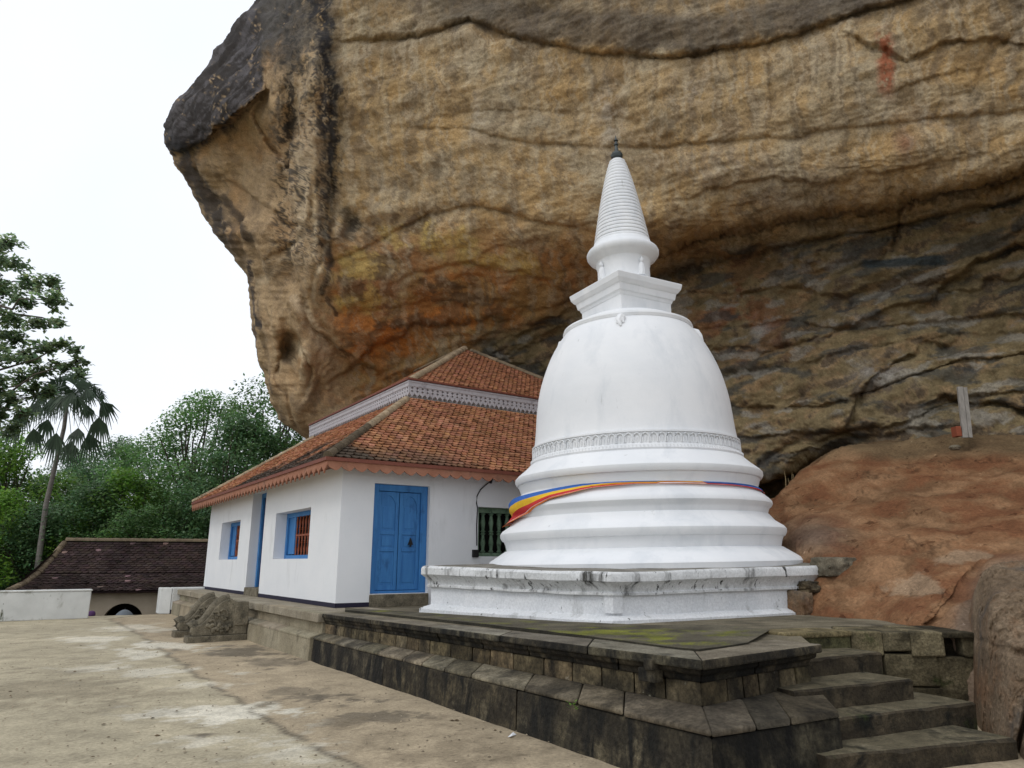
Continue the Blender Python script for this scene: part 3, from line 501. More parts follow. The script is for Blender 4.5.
# ---------------------------------------------------------------- red rock slope at the right
ry_ = [425, 440, 470, 510, 550, 590, 625, 660, 760]
rx = [690, 770, 800, 850, 900, 960, 1024, 1100, 1250, 1500]
RD = np.array([[19.5, 19.0, 18.7, 18.2, 17.4, 16.6, 15.8, 14.6, 12.5, 9.5],
               [19.0, 18.6, 18.2, 17.4, 16.7, 15.9, 15.2, 14.0, 12, 9.2],
               [18.2, 17.6, 17.0, 16.1, 15.4, 14.6, 13.8, 12.8, 11, 8.6],
               [17.0, 15.9, 14.9, 14.0, 13.2, 12.5, 11.8, 11.0, 9.6, 7.8],
               [15.8, 14.4, 12.9, 12.15, 11.5, 10.8, 10.2, 9.6, 8.5, 7.0],
               [15.0, 13.2, 12.1, 11.3, 10.5, 9.6, 9.0, 8.5, 7.6, 6.4],
               [14.5, 12.6, 11.6, 10.5, 9.5, 8.5, 8.0, 7.6, 6.9, 6.0],
               [14.3, 12.4, 11.4, 10.3, 9.3, 8.3, 7.8, 7.4, 6.7, 5.9],
               [14.2, 12.3, 11.3, 10.2, 9.2, 8.2, 7.7, 7.3, 6.6, 5.8]])
yv = np.linspace(425, 760, 260); xv = np.concatenate([np.linspace(690, 1060, 300, endpoint=False), np.linspace(1060, 1500, 60)])
Dv = herm(ry_, RD, yv); Dg = np.stack([herm(rx, r, xv) for r in Dv]); SX, SY = np.meshgrid(xv, yv)
def g2(x, y, a, b): return np.exp(-((SX - x) / a) ** 2 - ((SY - y) / b) ** 2)
tpx = np.interp(SX, [690, 775, 800, 830, 860, 920, 1060, 1500], [520, 497, 472, 452, 444, 438, 432, 425])
SYc = np.maximum(SY, 0)
# upper edge follows the brow of the slope: anything above it folds back behind
fold = np.clip(tpx - SY, 0, 80); SYf = np.where(fold > 0, tpx + fold * .35, SY); Dg = Dg + np.where(fold > 0, .25 * fold ** .7, 0)
Dg += .10 * np.exp(-((SY - np.interp(SX, [785, 830, 880, 940], [530, 545, 552, 545])) / 6) ** 2) * sstep(790, 810, SX) * sstep(960, 900, SX)
Dg -= .4 * g2(812, 535, 26, 14) + .40 * g2(948, 602, 24, 32) + .25 * g2(905, 600, 26, 24)
Dg += .2 * np.exp(-((SX - (985 - (SY - 560) * .9)) / 6) ** 2) * sstep(545, 570, SY) * sstep(640, 615, SY)
Xd, Yd, Zd = dirs(SX, SYf); T = Dg / Yd; S3 = np.stack([Xd * T, Dg, EYE + Zd * T], -1)
sx, sy, sz = S3[..., 0], S3[..., 1], S3[..., 2]
du = np.gradient(S3, axis=1); dv = np.gradient(S3, axis=0); SN = np.cross(dv, du); SN /= np.linalg.norm(SN, axis=-1, keepdims=True) + 1e-9; SN *= np.sign(SN[..., 2:])
S3 = S3 + SN * (.12 * fbm(sx / 1.6, sy / 1.6, sz / 1.6, 5) + .03 * plates(fbm(sx / 1.1 + 4, sy / 1.1, sz / .9, 5, .55), 4, .75) + .02 * fbm(sx * 3, sy * 3, sz * 3, 4, .65))[..., None]
b1 = fbm(sx / 1.5, sy / 1.5, sz / 1.5, 6); b2 = fbm(sx * 1.2 + 8, sy * 1.2, sz * 2, 6, .6)
KS = np.broadcast_to(np.array((.222, .112, .055)), S3.shape).copy()
KS = mixc(KS, (.155, .088, .045), .8 * sstep(-.1, .4, b1)); KS = mixc(KS, (.255, .15, .08), .7 * sstep(.05, .45, b2)); KS = mixc(KS, (.205, .085, .040), .7 * sstep(.1, .5, -b2))
KS = mixc(KS, (.135, .10, .055), .8 * sstep(464, 448, SY + 10 * b1)); 
KS = mixc(KS, (.33, .23, .145), .9 * sstep(1.1, .6, np.sqrt(((SX - 902) / 26) ** 2 + ((SY - 580) / 11) ** 2) + .9 * b2) ); KS = mixc(KS, (.31, .22, .14), .8 * sstep(1.1, .6, np.sqrt(((SX - 960) / 26) ** 2 + ((SY - 553) / 6) ** 2) + .8 * b2))
KS = mixc(KS, (.19, .148, .11), .8 * sstep(0, 30, SX - (985 - (SY - 545) * .75)) * sstep(548, 575, SY)); KS = mixc(KS, (.17, .135, .105), .7 * g2(812, 538, 34, 16))
KS = KS * (1 - .4 * sstep(.05, .01, np.abs(fbm(sx / 1.4 + 20, sy / 1.4, sz / 1.4, 5))) * sstep(.05, .3, fbm(sx / 2 + 60, sy / 2, sz / 2, 3)))[..., None]; KS = KS * (1 + .25 * b2)[..., None]
struct(grid_mesh('rock_slope', S3, M['slope'], np.clip(KS, .02, .6)))

# ---------------------------------------------------------------- terrace in front of the house
th = R_(-34); A = Vector((math.sin(th), math.cos(th), 0)); B = Vector((math.cos(th), -math.sin(th), 0)); UP = Vector((0, 0, 1))
O = onz(335, 608, .74)                                   # outer front corner of the house wall
def hp(a, b, z): return Vector((O.x + a * A.x + b * B.x, O.y + a * A.y + b * B.y, z))
Cc = onz(702, 660, .86); Pf = onz(322, 613.5, .745); Pr = onz(822, 644, .86)
n1 = -B; dR = (Pr - Cc).normalized(); n2 = Vector((dR.y, -dR.x, 0)); dL = (Pf - Cc).normalized(); n1 = Vector((dL.y, -dL.x, 0)); n1 = n1 if n1.dot(B) < 0 else -n1
n2 = n2 if n2.y < 0 else -n2
mit = (n1 + n2) / (1 + n1.dot(n2))
def zp(p): return .86 - .0125 * ((p[0] - Cc.x) * A.x + (p[1] - Cc.y) * A.y)
def path_pt(k, e, zf):                                    # k: 0 far, 1 corner, 2 right end
    if k == 0: b = Pf + n1 * e * .5; return Vector((b.x, b.y, zf * .745))
    if k == 1: b = Cc + mit * e; return Vector((b.x, b.y, zf * .86))
    b = Pr + n2 * e * (1.8 if e > 0 else 1) - dR * (max(e, 0) * 2.6); return Vector((b.x, b.y, zf * .86))
def courses(mb, P, Q, prof, length, blk, gap=.006, jit=.012, lo=.7, hi=1.3, rnd=None, topm=None):
    rnd = rnd or random; t = 0.0; n = len(prof)
    while t < .999:
        w = blk * rnd.uniform(.7, 1.35) / length; t1 = min(1, t + w)
        if 1 - t1 < .4 * w: t1 = 1
        j = rnd.uniform(-jit, jit); g = gap / length; c = rnd.uniform(lo, hi); col = (c * rnd.uniform(.96, 1.05), c, c * rnd.uniform(.92, 1.02))
        a, b = (t + g if t > 0 else t), (t1 - g if t1 < 1 else t1)
        vs = []
        for tt_ in (a, b):
            for i, (e, z) in enumerate(prof):
                ej = e + (j if i not in (0, n - 1) else 0)
                vs.append(P(ej, z + (rnd.uniform(-.006, .006) if 0 < z < .99 else 0)).lerp(Q(ej, z), tt_))
        fs = [tuple(range(n)), tuple(range(n, 2 * n))[::-1]] + [(i, i + n, (i + 1) % n + n, (i + 1) % n) for i in range(n)]
        mb.add(vs, fs, 0, col); t = t1
        if topm is not None: mb.m[-n + topm] = 1
fr = lambda z: z / .86
PROF = dict(coping=[(-.5, fr(.77)), (-.5, 1.0), (0, 1.0), (.005, fr(.785))], moulding=[(-.5, fr(.655)), (-.5, fr(.769)), (-.05, fr(.784)), (-.06, fr(.735)), (-.12, fr(.715)), (-.13, fr(.662))],
            band=[(-.5, fr(.48)), (-.5, fr(.66)), (-.145, fr(.66)), (-.135, fr(.48))], sloped_course=[(-.4, fr(.38)), (-.4, fr(.495)), (-.10, fr(.49)), (.255, fr(.43)), (.265, fr(.385))],
            base_course=[(-.3, -.15), (-.3, fr(.39)), (.25, fr(.383)), (.31, -.15)])
BL = dict(coping=1.5, moulding=1.2, band=.42, sloped_course=.75, base_course=2.6)
terr = thing('stone_terrace', 'long weathered dark stone terrace with moulded edge carrying the white stupa', 'terrace', (Cc.x, Cc.y, 0))
lenL, lenR = (Pf - Cc).length, (Pr - Cc).length
for nm, prof in PROF.items():
    mb = MB(); m = dict(base_course=M['blackstone'], moulding=M['blackstone'], coping=[M['blackstone'], M['topstone']], sloped_course=M['slopestone'], band=M['stone'])[nm]; tm = 1 if nm == 'coping' else None
    lo, hi = (.75, 1.2) if nm in ('coping', 'base_course', 'moulding') else (.7, 1.45)
    courses(mb, lambda e, z: path_pt(1, e, z), lambda e, z: path_pt(0, e, z), prof, lenL, BL[nm], lo=lo, hi=hi, topm=tm)
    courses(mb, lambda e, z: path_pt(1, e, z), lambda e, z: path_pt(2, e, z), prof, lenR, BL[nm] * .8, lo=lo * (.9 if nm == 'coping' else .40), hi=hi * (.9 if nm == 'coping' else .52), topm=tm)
    mb.build(nm, m, terr, bevel=.016)
# a waterspout stub under the coping near the corner
mb = MB(); w0 = Cc.lerp(Pf, .062); dd = (Pf - Cc).normalized()
mb.box(w0 + n1 * -.1 + Vector((0, 0, -.13)), dd * .1, n1 * .13, UP * .09); mb.box(w0 + n1 * -.1 + Vector((0, 0, -.23)), dd * .2, n1 * .10, UP * .11); mb.build('bracket', M['blackstone'], terr, bevel=.01)
E1_, E2_, F1_, F2_ = onz(800, 633, .86), onz(850, 631, .86), onz(882, 631.5, .86), onz(974, 632.5, .86)
def slab(mb, pts, z, thick, col=None, mi=0):
    mb.prism([Vector((p[0], p[1], (zp(p) if z is None else z) - thick)) for p in pts], (0, 0, thick), mi, col)
mb = MB()
poly = [hp(-.6, -.3, 0), Pf + B * .05, Cc + mit * -.42, Pr - n2 * .1, E1_, E2_, F1_ + Vector((0, .3, 0)), F2_ + Vector((0, .3, 0)), Vector((8, 10, 0)), Vector((9, 19, 0)), hp(.4, 10, 0), hp(.4, -.1, 0)]
# floor built as a grid so that it follows the fall of the terrace
def inside(p, poly):
    c = False; n = len(poly)
    for i in range(n):
        a, b = poly[i], poly[(i + 1) % n]
        if (a.y > p[1]) != (b.y > p[1]) and p[0] < (b.x - a.x) * (p[1] - a.y) / (b.y - a.y) + a.x: c = not c
    return c
bm = bmesh.new(); f = bm.faces.new([bm.verts.new((p.x, p.y, zp(p) - .015)) for p in poly]); bmesh.ops.triangulate(bm, faces=[f])
for _ in range(4): bmesh.ops.subdivide_edges(bm, edges=[e for e in bm.edges if e.calc_length() > .35], cuts=1)
bmesh.ops.triangulate(bm, faces=bm.faces)
mossP = onz(615, 634, .86); mossA = (onz(650, 632, .86) - onz(585, 634, .86))
vs = [v.co.copy() for v in bm.verts]; fs = [tuple(v.index for v in f.verts) for f in bm.faces] if not bm.verts.index_update() else None
bm.free()
mb.add(vs, fs); mb.c = []
for v in vs: mb.c.append((1.25, 1.2, 1.1))
mb.build('floor_bed', M['pave'], terr)
# raised, mossy inner paving slabs
mb = MB()
inner = [onz(345, 611.5, .745), onz(470, 624.5, .80), onz(560, 634, .835), onz(676, 646, .885), onz(699, 648.5, .885), onz(748, 641.5, .885)]
bk = [onz(345, 609, .745), onz(470, 616, .80), onz(560, 621, .835), onz(650, 622, .885), onz(720, 622, .885), onz(770, 628, .885)]
for i in range(5):
    quad = [inner[i], inner[i + 1], bk[i + 1], bk[i]]
    n = 30; top = []
    for r in range(n + 1):
        for c in range(n + 1):
            p = quad[0].lerp(quad[1], c / n).lerp(quad[3].lerp(quad[2], c / n), r / n); top.append(Vector((p.x, p.y, zp(p) + .022 + .004 * float(pnoise(p.x * 2, p.y * 2, 3)))))
    o0 = len(mb.v); cols = []
    mb.add(top, [(r * (n + 1) + c, r * (n + 1) + c + 1, (r + 1) * (n + 1) + c + 1, (r + 1) * (n + 1) + c) for r in range(n) for c in range(n)])
    for k, p in enumerate(top):
        ms = max(0, min(1, 1.5 * math.exp(-((p.x - mossP.x) / .95) ** 2 - ((p.y - mossP.y - .1) / .75) ** 2) + 1.5 * float(fbm(p.x * 2.4, p.y * 2.4, 5.0, 6, .65)) - .55)); g0 = .75 + .3 * float(pnoise(p.x, p.y, 9.))
        mb.c[o0 + k] = (g0 * (1 - ms) + ms * 1.2, g0 * .98 * (1 - ms) + ms * 1.4, g0 * .9 * (1 - ms) + ms * .25)
    e0 = len(mb.v); edge = [top[c] for c in range(n + 1)]
    mb.add(edge + [p - Vector((0, 0, .05)) for p in edge], [(c, c + 1, c + n + 2, c + n + 1) for c in range(n)], 0, (.3, .3, .28))
    if i == 4: pass
mb.build('paving', M['pave'], terr, recalc=True)
# masonry block right of the steps, with a broken cavity under its coping
mb = MB(); fd = (F2_ - F1_).normalized(); fb = Vector((-fd.y, fd.x, 0))
def fpt(t, d, z): p = F1_.lerp(F2_, t); return Vector((p.x + fb.x * d, p.y + fb.y * d, z))
def fblk(t0, t1, d, z0, z1, c, dep=.8):
    j = random.uniform(-.012, .012); mb.prism([fpt(t0, d + j, z0 + random.uniform(-.01, .01)), fpt(t1, d + j, z0), fpt(t1, d + j, z1), fpt(t0, d + j, z1 + random.uniform(-.008, .008))], fb * dep, 0, (c, c, c * .95))
fblk(.0, .30, .0, .66, .855, .8); fblk(.302, .66, -.02, .61, .86, 1.25); fblk(.86, 1.0, .0, .60, .855, .55); fblk(.66, .86, .20, .55, .80, .25, .5); fblk(.64, 1.0, -.03, .80, .862, .4, .9)
fblk(.0, .58, .02, .30, .625, .85); fblk(.56, 1.0, .03, .26, .60, .75); fblk(0, 1.0, .035, -.1, .29, .6)
mb.prism([F1_ + Vector((0, 0, -.25)), E2_ + Vector((-.0, 0, -.25)), E2_ + Vector((0, .0, -.003)), F1_ + Vector((0, 0, -.003))], fb * .7, 0, (1.2, 1.2, 1.1))
el = E1_ + (E1_ - E2_) * .25; eb = Vector((-.42, .9, 0)) * .5
mb.prism([el - UP * .45, E2_ - UP * .45, E2_ - UP * .02, el - UP * .02], eb, 0, (.8, .9, .7)); mb.prism([el - UP * .055 - eb * .06, E2_ - UP * .055 - eb * .06, E2_ + UP * .003 - eb * .06, el + UP * .003 - eb * .06], eb, 0, (1.5, 1.45, 1.2))
mb.build('end_block', M['step'], terr, bevel=.018)
# ---------------------------------------------------------------- stone steps
steps = thing('stone_steps', 'worn dark stone steps climbing the right end of the terrace', 'steps', tuple(onz(900, 740, 0)))
ST = [((833, 756), (1017, 738), .17, 0.0), ((829, 720), (975, 702), .34, .17), ((806, 690), (912, 679), .52, .34), ((812, 658.5), (882, 652), .69, .52)]
back = Vector((math.sin(R_(-27)), math.cos(R_(-27)), 0))
for (l, r, z, zb) in ST:
    p, q_ = onz(*l, z), onz(*r, z); mb = MB(); n = 16; m_ = 10; d = (q_ - p); nv = []
    p = p - d * (.03 if z < .3 else .10)
    for k in range(n + 1):
        t = k / n; e = p.lerp(q_, t); wv = .022 * float(fbm(t * 4 + z * 40, z * 9, 2.0, 4)); ch = .03 * max(0, float(fbm(t * 7 + z * 10, 4.0, z * 30, 3)))
        nv += [e + back * (wv + .02) + Vector((0, 0, zb - z - .15)), e + back * (wv + .005) + Vector((0, 0, -.05)), e + back * wv + Vector((0, 0, -.014 - ch)), e + back * (wv + .018 + ch) + Vector((0, 0, -ch * .3)), e + back * .35 + Vector((0, 0, .006 * float(pnoise(t * 6, z * 20, 1.)))), e + back * 1.0, e + back * 1.0 + Vector((0, 0, zb - z - .15))]
    fs = [(k * 7 + i, (k + 1) * 7 + i, (k + 1) * 7 + i + 1, k * 7 + i + 1) for k in range(n) for i in range(6)] + [tuple(range(7)), tuple(range(n * 7, n * 7 + 7))[::-1]]
    mb.add(nv, fs)
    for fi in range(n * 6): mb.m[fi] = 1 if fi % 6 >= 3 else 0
    mb.build('step', [M['riser'], M['tread']], steps)

# ---------------------------------------------------------------- the shrine house
LA, LB, WT, ZB, ZW = 12.1, 10.2, .45, .74, 3.72
house = thing('shrine_house', 'white shrine house with two-tier red tiled roof and bright blue door under the rock', 'house', tuple(hp(0, 0, ZB)))
def wall_holes(mb, f, Ls, Hs, holes, thick, nrm_in):
    us = sorted({0, Ls, *[h[0] for h in holes], *[h[1] for h in holes]}); zs_ = sorted({Hs[0], Hs[1], *[h[2] for h in holes], *[h[3] for h in holes]})
    solid = {}
    for i in range(len(us) - 1):
        for j in range(len(zs_) - 1):
            cu, cz = .5 * (us[i] + us[i + 1]), .5 * (zs_[j] + zs_[j + 1]); solid[i, j] = not any(h[0] < cu < h[1] and h[2] < cz < h[3] for h in holes)
    P_ = lambda u, z, d: f(u, z) + nrm_in * d
    for (i, j), s_ in solid.items():
        if not s_: continue
        u0, u1, z0, z1 = us[i], us[i + 1], zs_[j], zs_[j + 1]
        for d in (0, thick): mb.add([P_(u0, z0, d), P_(u1, z0, d), P_(u1, z1, d), P_(u0, z1, d)], [(0, 1, 2, 3)])
        for (di, dj, e) in ((-1, 0, ((u0, z0), (u0, z1))), (1, 0, ((u1, z0), (u1, z1))), (0, -1, ((u0, z0), (u1, z0))), (0, 1, ((u0, z1), (u1, z1)))):
            if not solid.get((i + di, j + dj), False):
                if di and (us[i + (1 if di > 0 else 0)] in (0, Ls)): continue
                (ua, za), (ub, zb_) = e; mb.add([P_(ua, za, 0), P_(ub, zb_, 0), P_(ub, zb_, thick), P_(ua, za, thick)], [(0, 1, 2, 3)])
W1 = (1.8, 4.42, 1.67, 2.77); W2 = (7.95, 10.28, 1.67, 2.79); DL = (5.45, 6.78, .745, 3.45)
DRr = (.70, 1.98, .98, 3.18); WR = (3.2, 4.75, 1.72, 2.80)
mb = MB(); wall_holes(mb, lambda u, z: hp(u, 0, z), LA, (ZB, ZW), [W1, W2, DL], WT, B)
mb2 = MB(); wall_holes(mb2, lambda u, z: hp(0, u, z), LB, (ZB, ZW), [DRr, WR], WT, A)
for k in (mb, mb2):
    bmv = k.v; k.v = [tuple(Vector(v)) for v in bmv]
def batter(k):                                    # old walls lean in slightly towards the top
    k.v = [tuple(Vector(v) + (A + B) * .02 * (v[2] - ZB)) for v in k.v]
w_l = mb.build('wall', M['wall'], house, recalc=False); w_r = mb2.build('wall', M['wall'], house, recalc=False)
mb = MB(); mb.box(hp(LA - .003, .003, ZB), B * 9, A * -.4, UP * (ZW - ZB)); mb.box(hp(.45, LB, ZB), A * 10, B * -.4, UP * (ZW - ZB)); mb.build('wall', M['wall'], house)
mb = MB(); mb.box(hp(.1, .1, ZW - .06), A * (LA - .2), B * (LB - .2), UP * .05); mb.build('ceiling', M['dark'], house)
mb = MB()                                          # black painted band at the foot of the walls
for u0, u1 in ((-.006, 5.45), (6.78, LA)): mb.box(hp(u0, -.006, ZB), A * (u1 - u0), B * .02, UP * .085)
for u0, u1 in ((.0, .70),): mb.box(hp(-.006, u0, ZB), B * (u1 - u0), A * .02, UP * .085)
mb.build('base_band', M['band'], house)
mb = MB(); mb.box(hp(-.05, .69, ZB - .02), B * 1.30, A * .46, UP * .25); mb.build('sill_stone', M['carved'], house, bevel=.015); mb = MB(); mb.box(hp(5.46, -.04, ZB - .02), A * 1.3, B * .45, UP * .22); mb.build('sill_stone', M['carved'], house, bevel=.015)
# plinth of the house, lighter than the terrace
def hpp(a, e, z): return hp(a, -.80 - e * .5, z)
mb = MB(); a0 = (Pf - O).dot(A); PB = [[(x, z * .745) for x, z in PROF[k]] for k in PROF]
for k, prof in PROF.items():
    pr = [(e, z * .745) for e, z in prof]
    for s0, s1 in ((a0 + .01, 5.2), (5.2, 12.5)):
        courses(mb, lambda e, z, s=s0: hpp(s, e, z), lambda e, z, s=s1: hpp(s, e, z), pr, s1 - s0, 1.6, jit=.004, lo=.92, hi=1.1)
mb.box(hp(a0, -.82, .60), A * (12.5 - a0), B * 1.5, UP * .137); mb.build('plinth', M['beige'], house, bevel=.008)
mb = MB(); mb.box(hp(12.5, -1.0, -.1), A * .3, B * 3, UP * .8); mb.build('plinth_end', M['beige'], house)
# doors and windows
def fr_pt(face, u, z, d): return hp(u, d, z) if face == 'L' else hp(d, u, z)
def fbox(mb, face, u0, u1, z0, z1, d0, d1, mi=0):
    p = fr_pt(face, u0, z0, d0); mb.box(p, fr_pt(face, u1, z0, d0) - p, fr_pt(face, u0, z0, d1) - p, UP * (z1 - z0), mi)
def fpoly(mb, face, pts, d0, d1, mi=0): mb.prism([fr_pt(face, u, z, d0) for u, z in pts], fr_pt(face, 0, 0, d1) - fr_pt(face, 0, 0, d0), mi)
# main blue double door
u0, u1, z0, z1 = DRr; d0 = .10
mb = MB(); fbox(mb, 'R', u0, u0 + .15, z0, z1, d0, d0 + .16); fbox(mb, 'R', u1 - .15, u1, z0, z1, d0, d0 + .16); fbox(mb, 'R', u0 + .152, u1 - .152, z1 - .14, z1, d0 + .002, d0 + .158); fbox(mb, 'R', u0 + .152, u1 - .152, z0, z0 + .05, d0 + .002, d0 + .158)
fbox(mb, 'R', u0 + .02, u0 + .12, z0 + .02, z1 - .02, d0 - .012, d0); fbox(mb, 'R', u1 - .12, u1 - .02, z0 + .02, z1 - .02, d0 - .012, d0)
mb.build('door_frame', M['blue'], house, bevel=.006)
iw0, iw1 = u0 + .155, u1 - .155; mid = .5 * (iw0 + iw1)
for a_, b_ in ((iw0, mid - .008), (mid + .008, iw1)):
    leaf_o = MB(); db = d0 + .07; fbox(leaf_o, 'R', a_, b_, z0 + .055, z1 - .145, db, db + .05); leaf = leaf_o.build('door_leaf', M['blue'], house)
    r = MB(); zt = z1 - .15; zb0 = z0 + .06; st_ = .075; df = db - .022; dfe = db - .001
    fbox(r, 'R', a_, a_ + st_, zb0, zt, df, dfe); fbox(r, 'R', b_ - st_, b_, zb0, zt, df, dfe)
    for zz, hh in ((zb0, .10), (z0 + .83, .07), (z0 + 1.17, .08)): fbox(r, 'R', a_ + st_ + .001, b_ - st_ - .001, zz, zz + hh, df + .001, dfe)
    ua, ub = a_ + st_ + .001, b_ - st_ - .001; zarc = zt - .28
    pts = [(ua, zt), (ua, zarc)] + [(ua + (ub - ua) * k / 12, zarc + .17 * (1 - abs(2 * k / 12 - 1) ** 2.2) * (1 if k % 12 else 0) + (.03 if 0 < k < 12 else 0)) for k in range(1, 12)] + [(ub, zarc), (ub, zt)]
    fpoly(r, 'R', pts[::-1], df + .001, dfe)
    for zlo, zhi in ((zb0 + .15, z0 + .78), (z0 + .94, z0 + 1.13), (z0 + 1.30, zarc - .03)): fbox(r, 'R', ua + .045, ub - .045, zlo, zhi, db - .012, dfe)
    r.build('door_panel', M['blue'], leaf, bevel=.006)
mb = MB(); fpoly(mb, 'R', [(mid + .22, z0 + .97), (mid + .34, z0 + .97), (mid + .28, z0 + 1.12)], d0 + .025, d0 + .045); fbox(mb, 'R', mid + .262, mid + .298, z0 + .93, z0 + 1.05, d0 + .015, d0 + .03); mb.build('door_handle', M['iron'], house)
mb = MB(); fbox(mb, 'R', u0 - .02, u1 + .02, z0 - .1, z1 + .1, WT + .02, WT + .06); mb.build('shade_backing', M['dark'], house)  # near-black sheet, painted shade of the room behind the door
# side door in its recess
u0, u1, z0, z1 = DL; mb = MB(); fbox(mb, 'L', u0, u0 + .13, z0 + .2, z1, .24, .36); fbox(mb, 'L', u1 - .13, u1, z0 + .2, z1, .24, .36); fbox(mb, 'L', u0 + .132, u1 - .132, z1 - .12, z1, .242, .358); mb.build('door_frame', M['blue'], house)
mb = MB(); fbox(mb, 'L', u0 + .132, u1 - .132, z0 + .2, z1 - .122, .30, .34); lf = mb.build('door_leaf', M['bluedark'], house)
# shuttered windows with red turned bars
def turned(mb, base, h, r, n=10, mi=0, knots=3):
    prof = []
    for k in range(knots):
        z = h * k / knots; s = h / knots
        prof += [(r * .55, z), (r, z + s * .06), (r * .55, z + s * .14), (r * .95, z + s * .5), (r * .5, z + s * .86), (r, z + s * .94)]
    prof.append((r * .55, h)); mb.lathe(base, prof, n, mi=mi)
for (u0, u1, z0, z1) in (W1, W2):
    d0 = .27; t_ = .11; mb = MB()
    fbox(mb, 'L', u0, u0 + t_, z0, z1, d0, d0 + .12); fbox(mb, 'L', u1 - t_, u1, z0, z1, d0, d0 + .12); fbox(mb, 'L', u0 + t_ + .001, u1 - t_ - .001, z1 - t_, z1, d0 + .002, d0 + .118); fbox(mb, 'L', u0 + t_ + .001, u1 - t_ - .001, z0, z0 + t_ * .8, d0 + .002, d0 + .118)
    um = u1 - .62
    fbox(mb, 'L', um - .10, um + .02, z0 + t_, z1 - t_, d0 + .004, d0 + .116)
    wf = mb.build('window_frame', M['blue'], house, bevel=.006)
    mb = MB(); fbox(mb, 'L', um + .03, u1 - t_ - .01, z0 + t_, z1 - t_, d0 + .05, d0 + .085); mb.build('shutter', M['blue'], wf)
    mb = MB(); nb_ = 9
    for k in range(nb_): turned(mb, fr_pt('L', u0 + t_ + .05 + (um - .15 - u0 - t_ - .02) * k / (nb_ - 1), z0 + .08, d0 + .05), z1 - z0 - .17, .030, 8)
    fbox(mb, 'L', u0 + t_, um - .1, .5 * (z0 + z1) - .02, .5 * (z0 + z1) + .02, d0 + .03, d0 + .07); mb.build('baluster_grille', M['redbar'], wf, smooth=True)
    mb = MB(); fbox(mb, 'L', u0 - .02, u1 + .02, z0 - .05, z1 + .05, WT + .02, WT + .05); mb.build('shade_backing', M['dark'], wf)  # near-black sheet paints the shade behind the bars
u0, u1, z0, z1 = WR; mb = MB(); d0 = .12
fbox(mb, 'R', u0, u0 + .10, z0, z1, d0, d0 + .12); fbox(mb, 'R', u1 - .1, u1, z0, z1, d0, d0 + .12); fbox(mb, 'R', u0 + .101, u1 - .101, z1 - .12, z1, d0 + .002, d0 + .118); fbox(mb, 'R', u0 + .101, u1 - .101, z0, z0 + .08, d0 + .002, d0 + .118)
wf = mb.build('window_frame', M['greenp'], house, bevel=.006)
for k in range(6):
    mb = MB(); turned(mb, fr_pt('R', u0 + .235 + k * .218, z0 + .08, d0 + .06), z1 - z0 - .2, .062, 12, knots=2); mb.build('baluster', M['greenp'], wf, smooth=True)
mb = MB(); fbox(mb, 'R', u0 - .02, u1 + .02, z0 - .05, z1 + .05, WT + .02, WT + .05); mb.build('shade_backing', M['dark'], wf)  # room shade painted as a near-black sheet behind the balusters
mb = MB(); mb.tube([fr_pt('R', u, z, -.02) for u, z in ((3.5, 3.44), (3.47, 3.36), (3.36, 3.28), (3.24, 3.18), (3.15, 3.03), (3.14, 2.88), (3.17, 2.76), (3.15, 2.4), (3.16, 1.95))], .013, 6); mb.tube([fr_pt('R', 3.49, 3.34, -.04), fr_pt('R', 3.52, 3.47, -.04)], .035, 8); mb.box(fr_pt('R', 3.05, 1.70, -.06), B * .14, A * .06, UP * .16)
mb.build('cable', M['iron'], house, smooth=True)
# roofs
def tiles(mb, p00, p10, p11, p01, w=.16, ex=.128, shade=None, base=True):
    n = (p10 - p00).cross(p01 - p00).normalized(); n = n if n.z > 0 else -n
    if base: mb.add([p00 - n * .03, p10 - n * .03, p11 - n * .03, p01 - n * .03, p00 - n * .09, p10 - n * .09, p11 - n * .09, p01 - n * .09], [(0, 1, 2, 3), (7, 6, 5, 4), (0, 4, 5, 1), (1, 5, 6, 2), (2, 6, 7, 3), (3, 7, 4, 0)], 0, (.45, .4, .4))
    along = (p10 - p00).normalized(); upv = n.cross(along).normalized()
    if upv.dot(p01 - p00) < 0: upv = -upv
    Hs = abs((p01 - p00).dot(upv)); rows = int(Hs / ex)
    for r in range(rows):
        f0 = (r + .0) / rows; fm = min(1, (r + .5) / rows); l, rr = p00.lerp(p01, f0), p10.lerp(p11, f0); l2, r2 = p00.lerp(p01, fm), p10.lerp(p11, fm)
        base_s = (l - p00).dot(along); s0 = max(0, (l2 - p00).dot(along)); s1 = (r2 - p00).dot(along); off = (r % 2) * .5 * w
        k0 = int(math.floor((s0 - off) / w)); k1 = int(math.ceil((s1 - off) / w))
        for k in range(k0, k1):
            sc = (k + .5) * w + off
            if sc < s0 - .03 or sc > s1 + .03: continue
            c = p00 + along * (sc + random.uniform(-.008, .008)) + upv * (r * ex + random.uniform(-.008, .008)); h = w * .48; tl = ex * 1.25
            lift = .034 + random.uniform(-.008, .010); tw = random.uniform(-.012, .012)
            pts = [(-h, tl, .002), (h, tl, .002), (h, .045, lift * .9 + tw), (h * .62, .01, lift + tw * .5), (0, -.012, lift), (-h * .62, .01, lift - tw * .5), (-h, .045, lift * .9 - tw)]
            top = [c + along * x + upv * y + n * z for x, y, z in pts]; bot = [v - n * .022 for v in top[2:]]
            g = random.uniform(.80, 1.16); g = g * (random.choice((.65, .75, 1.12)) if random.random() < .08 else 1); cl = (g, g * random.uniform(.9, 1.08), g * random.uniform(.88, 1.1))
            if shade: cl = shade(c, r / rows, cl)
            mb.add(top + bot, [(0, 1, 2, 3, 4, 5, 6), (2, 7, 8, 3), (3, 8, 9, 4), (4, 9, 10, 5), (5, 10, 11, 6)], 0, cl)
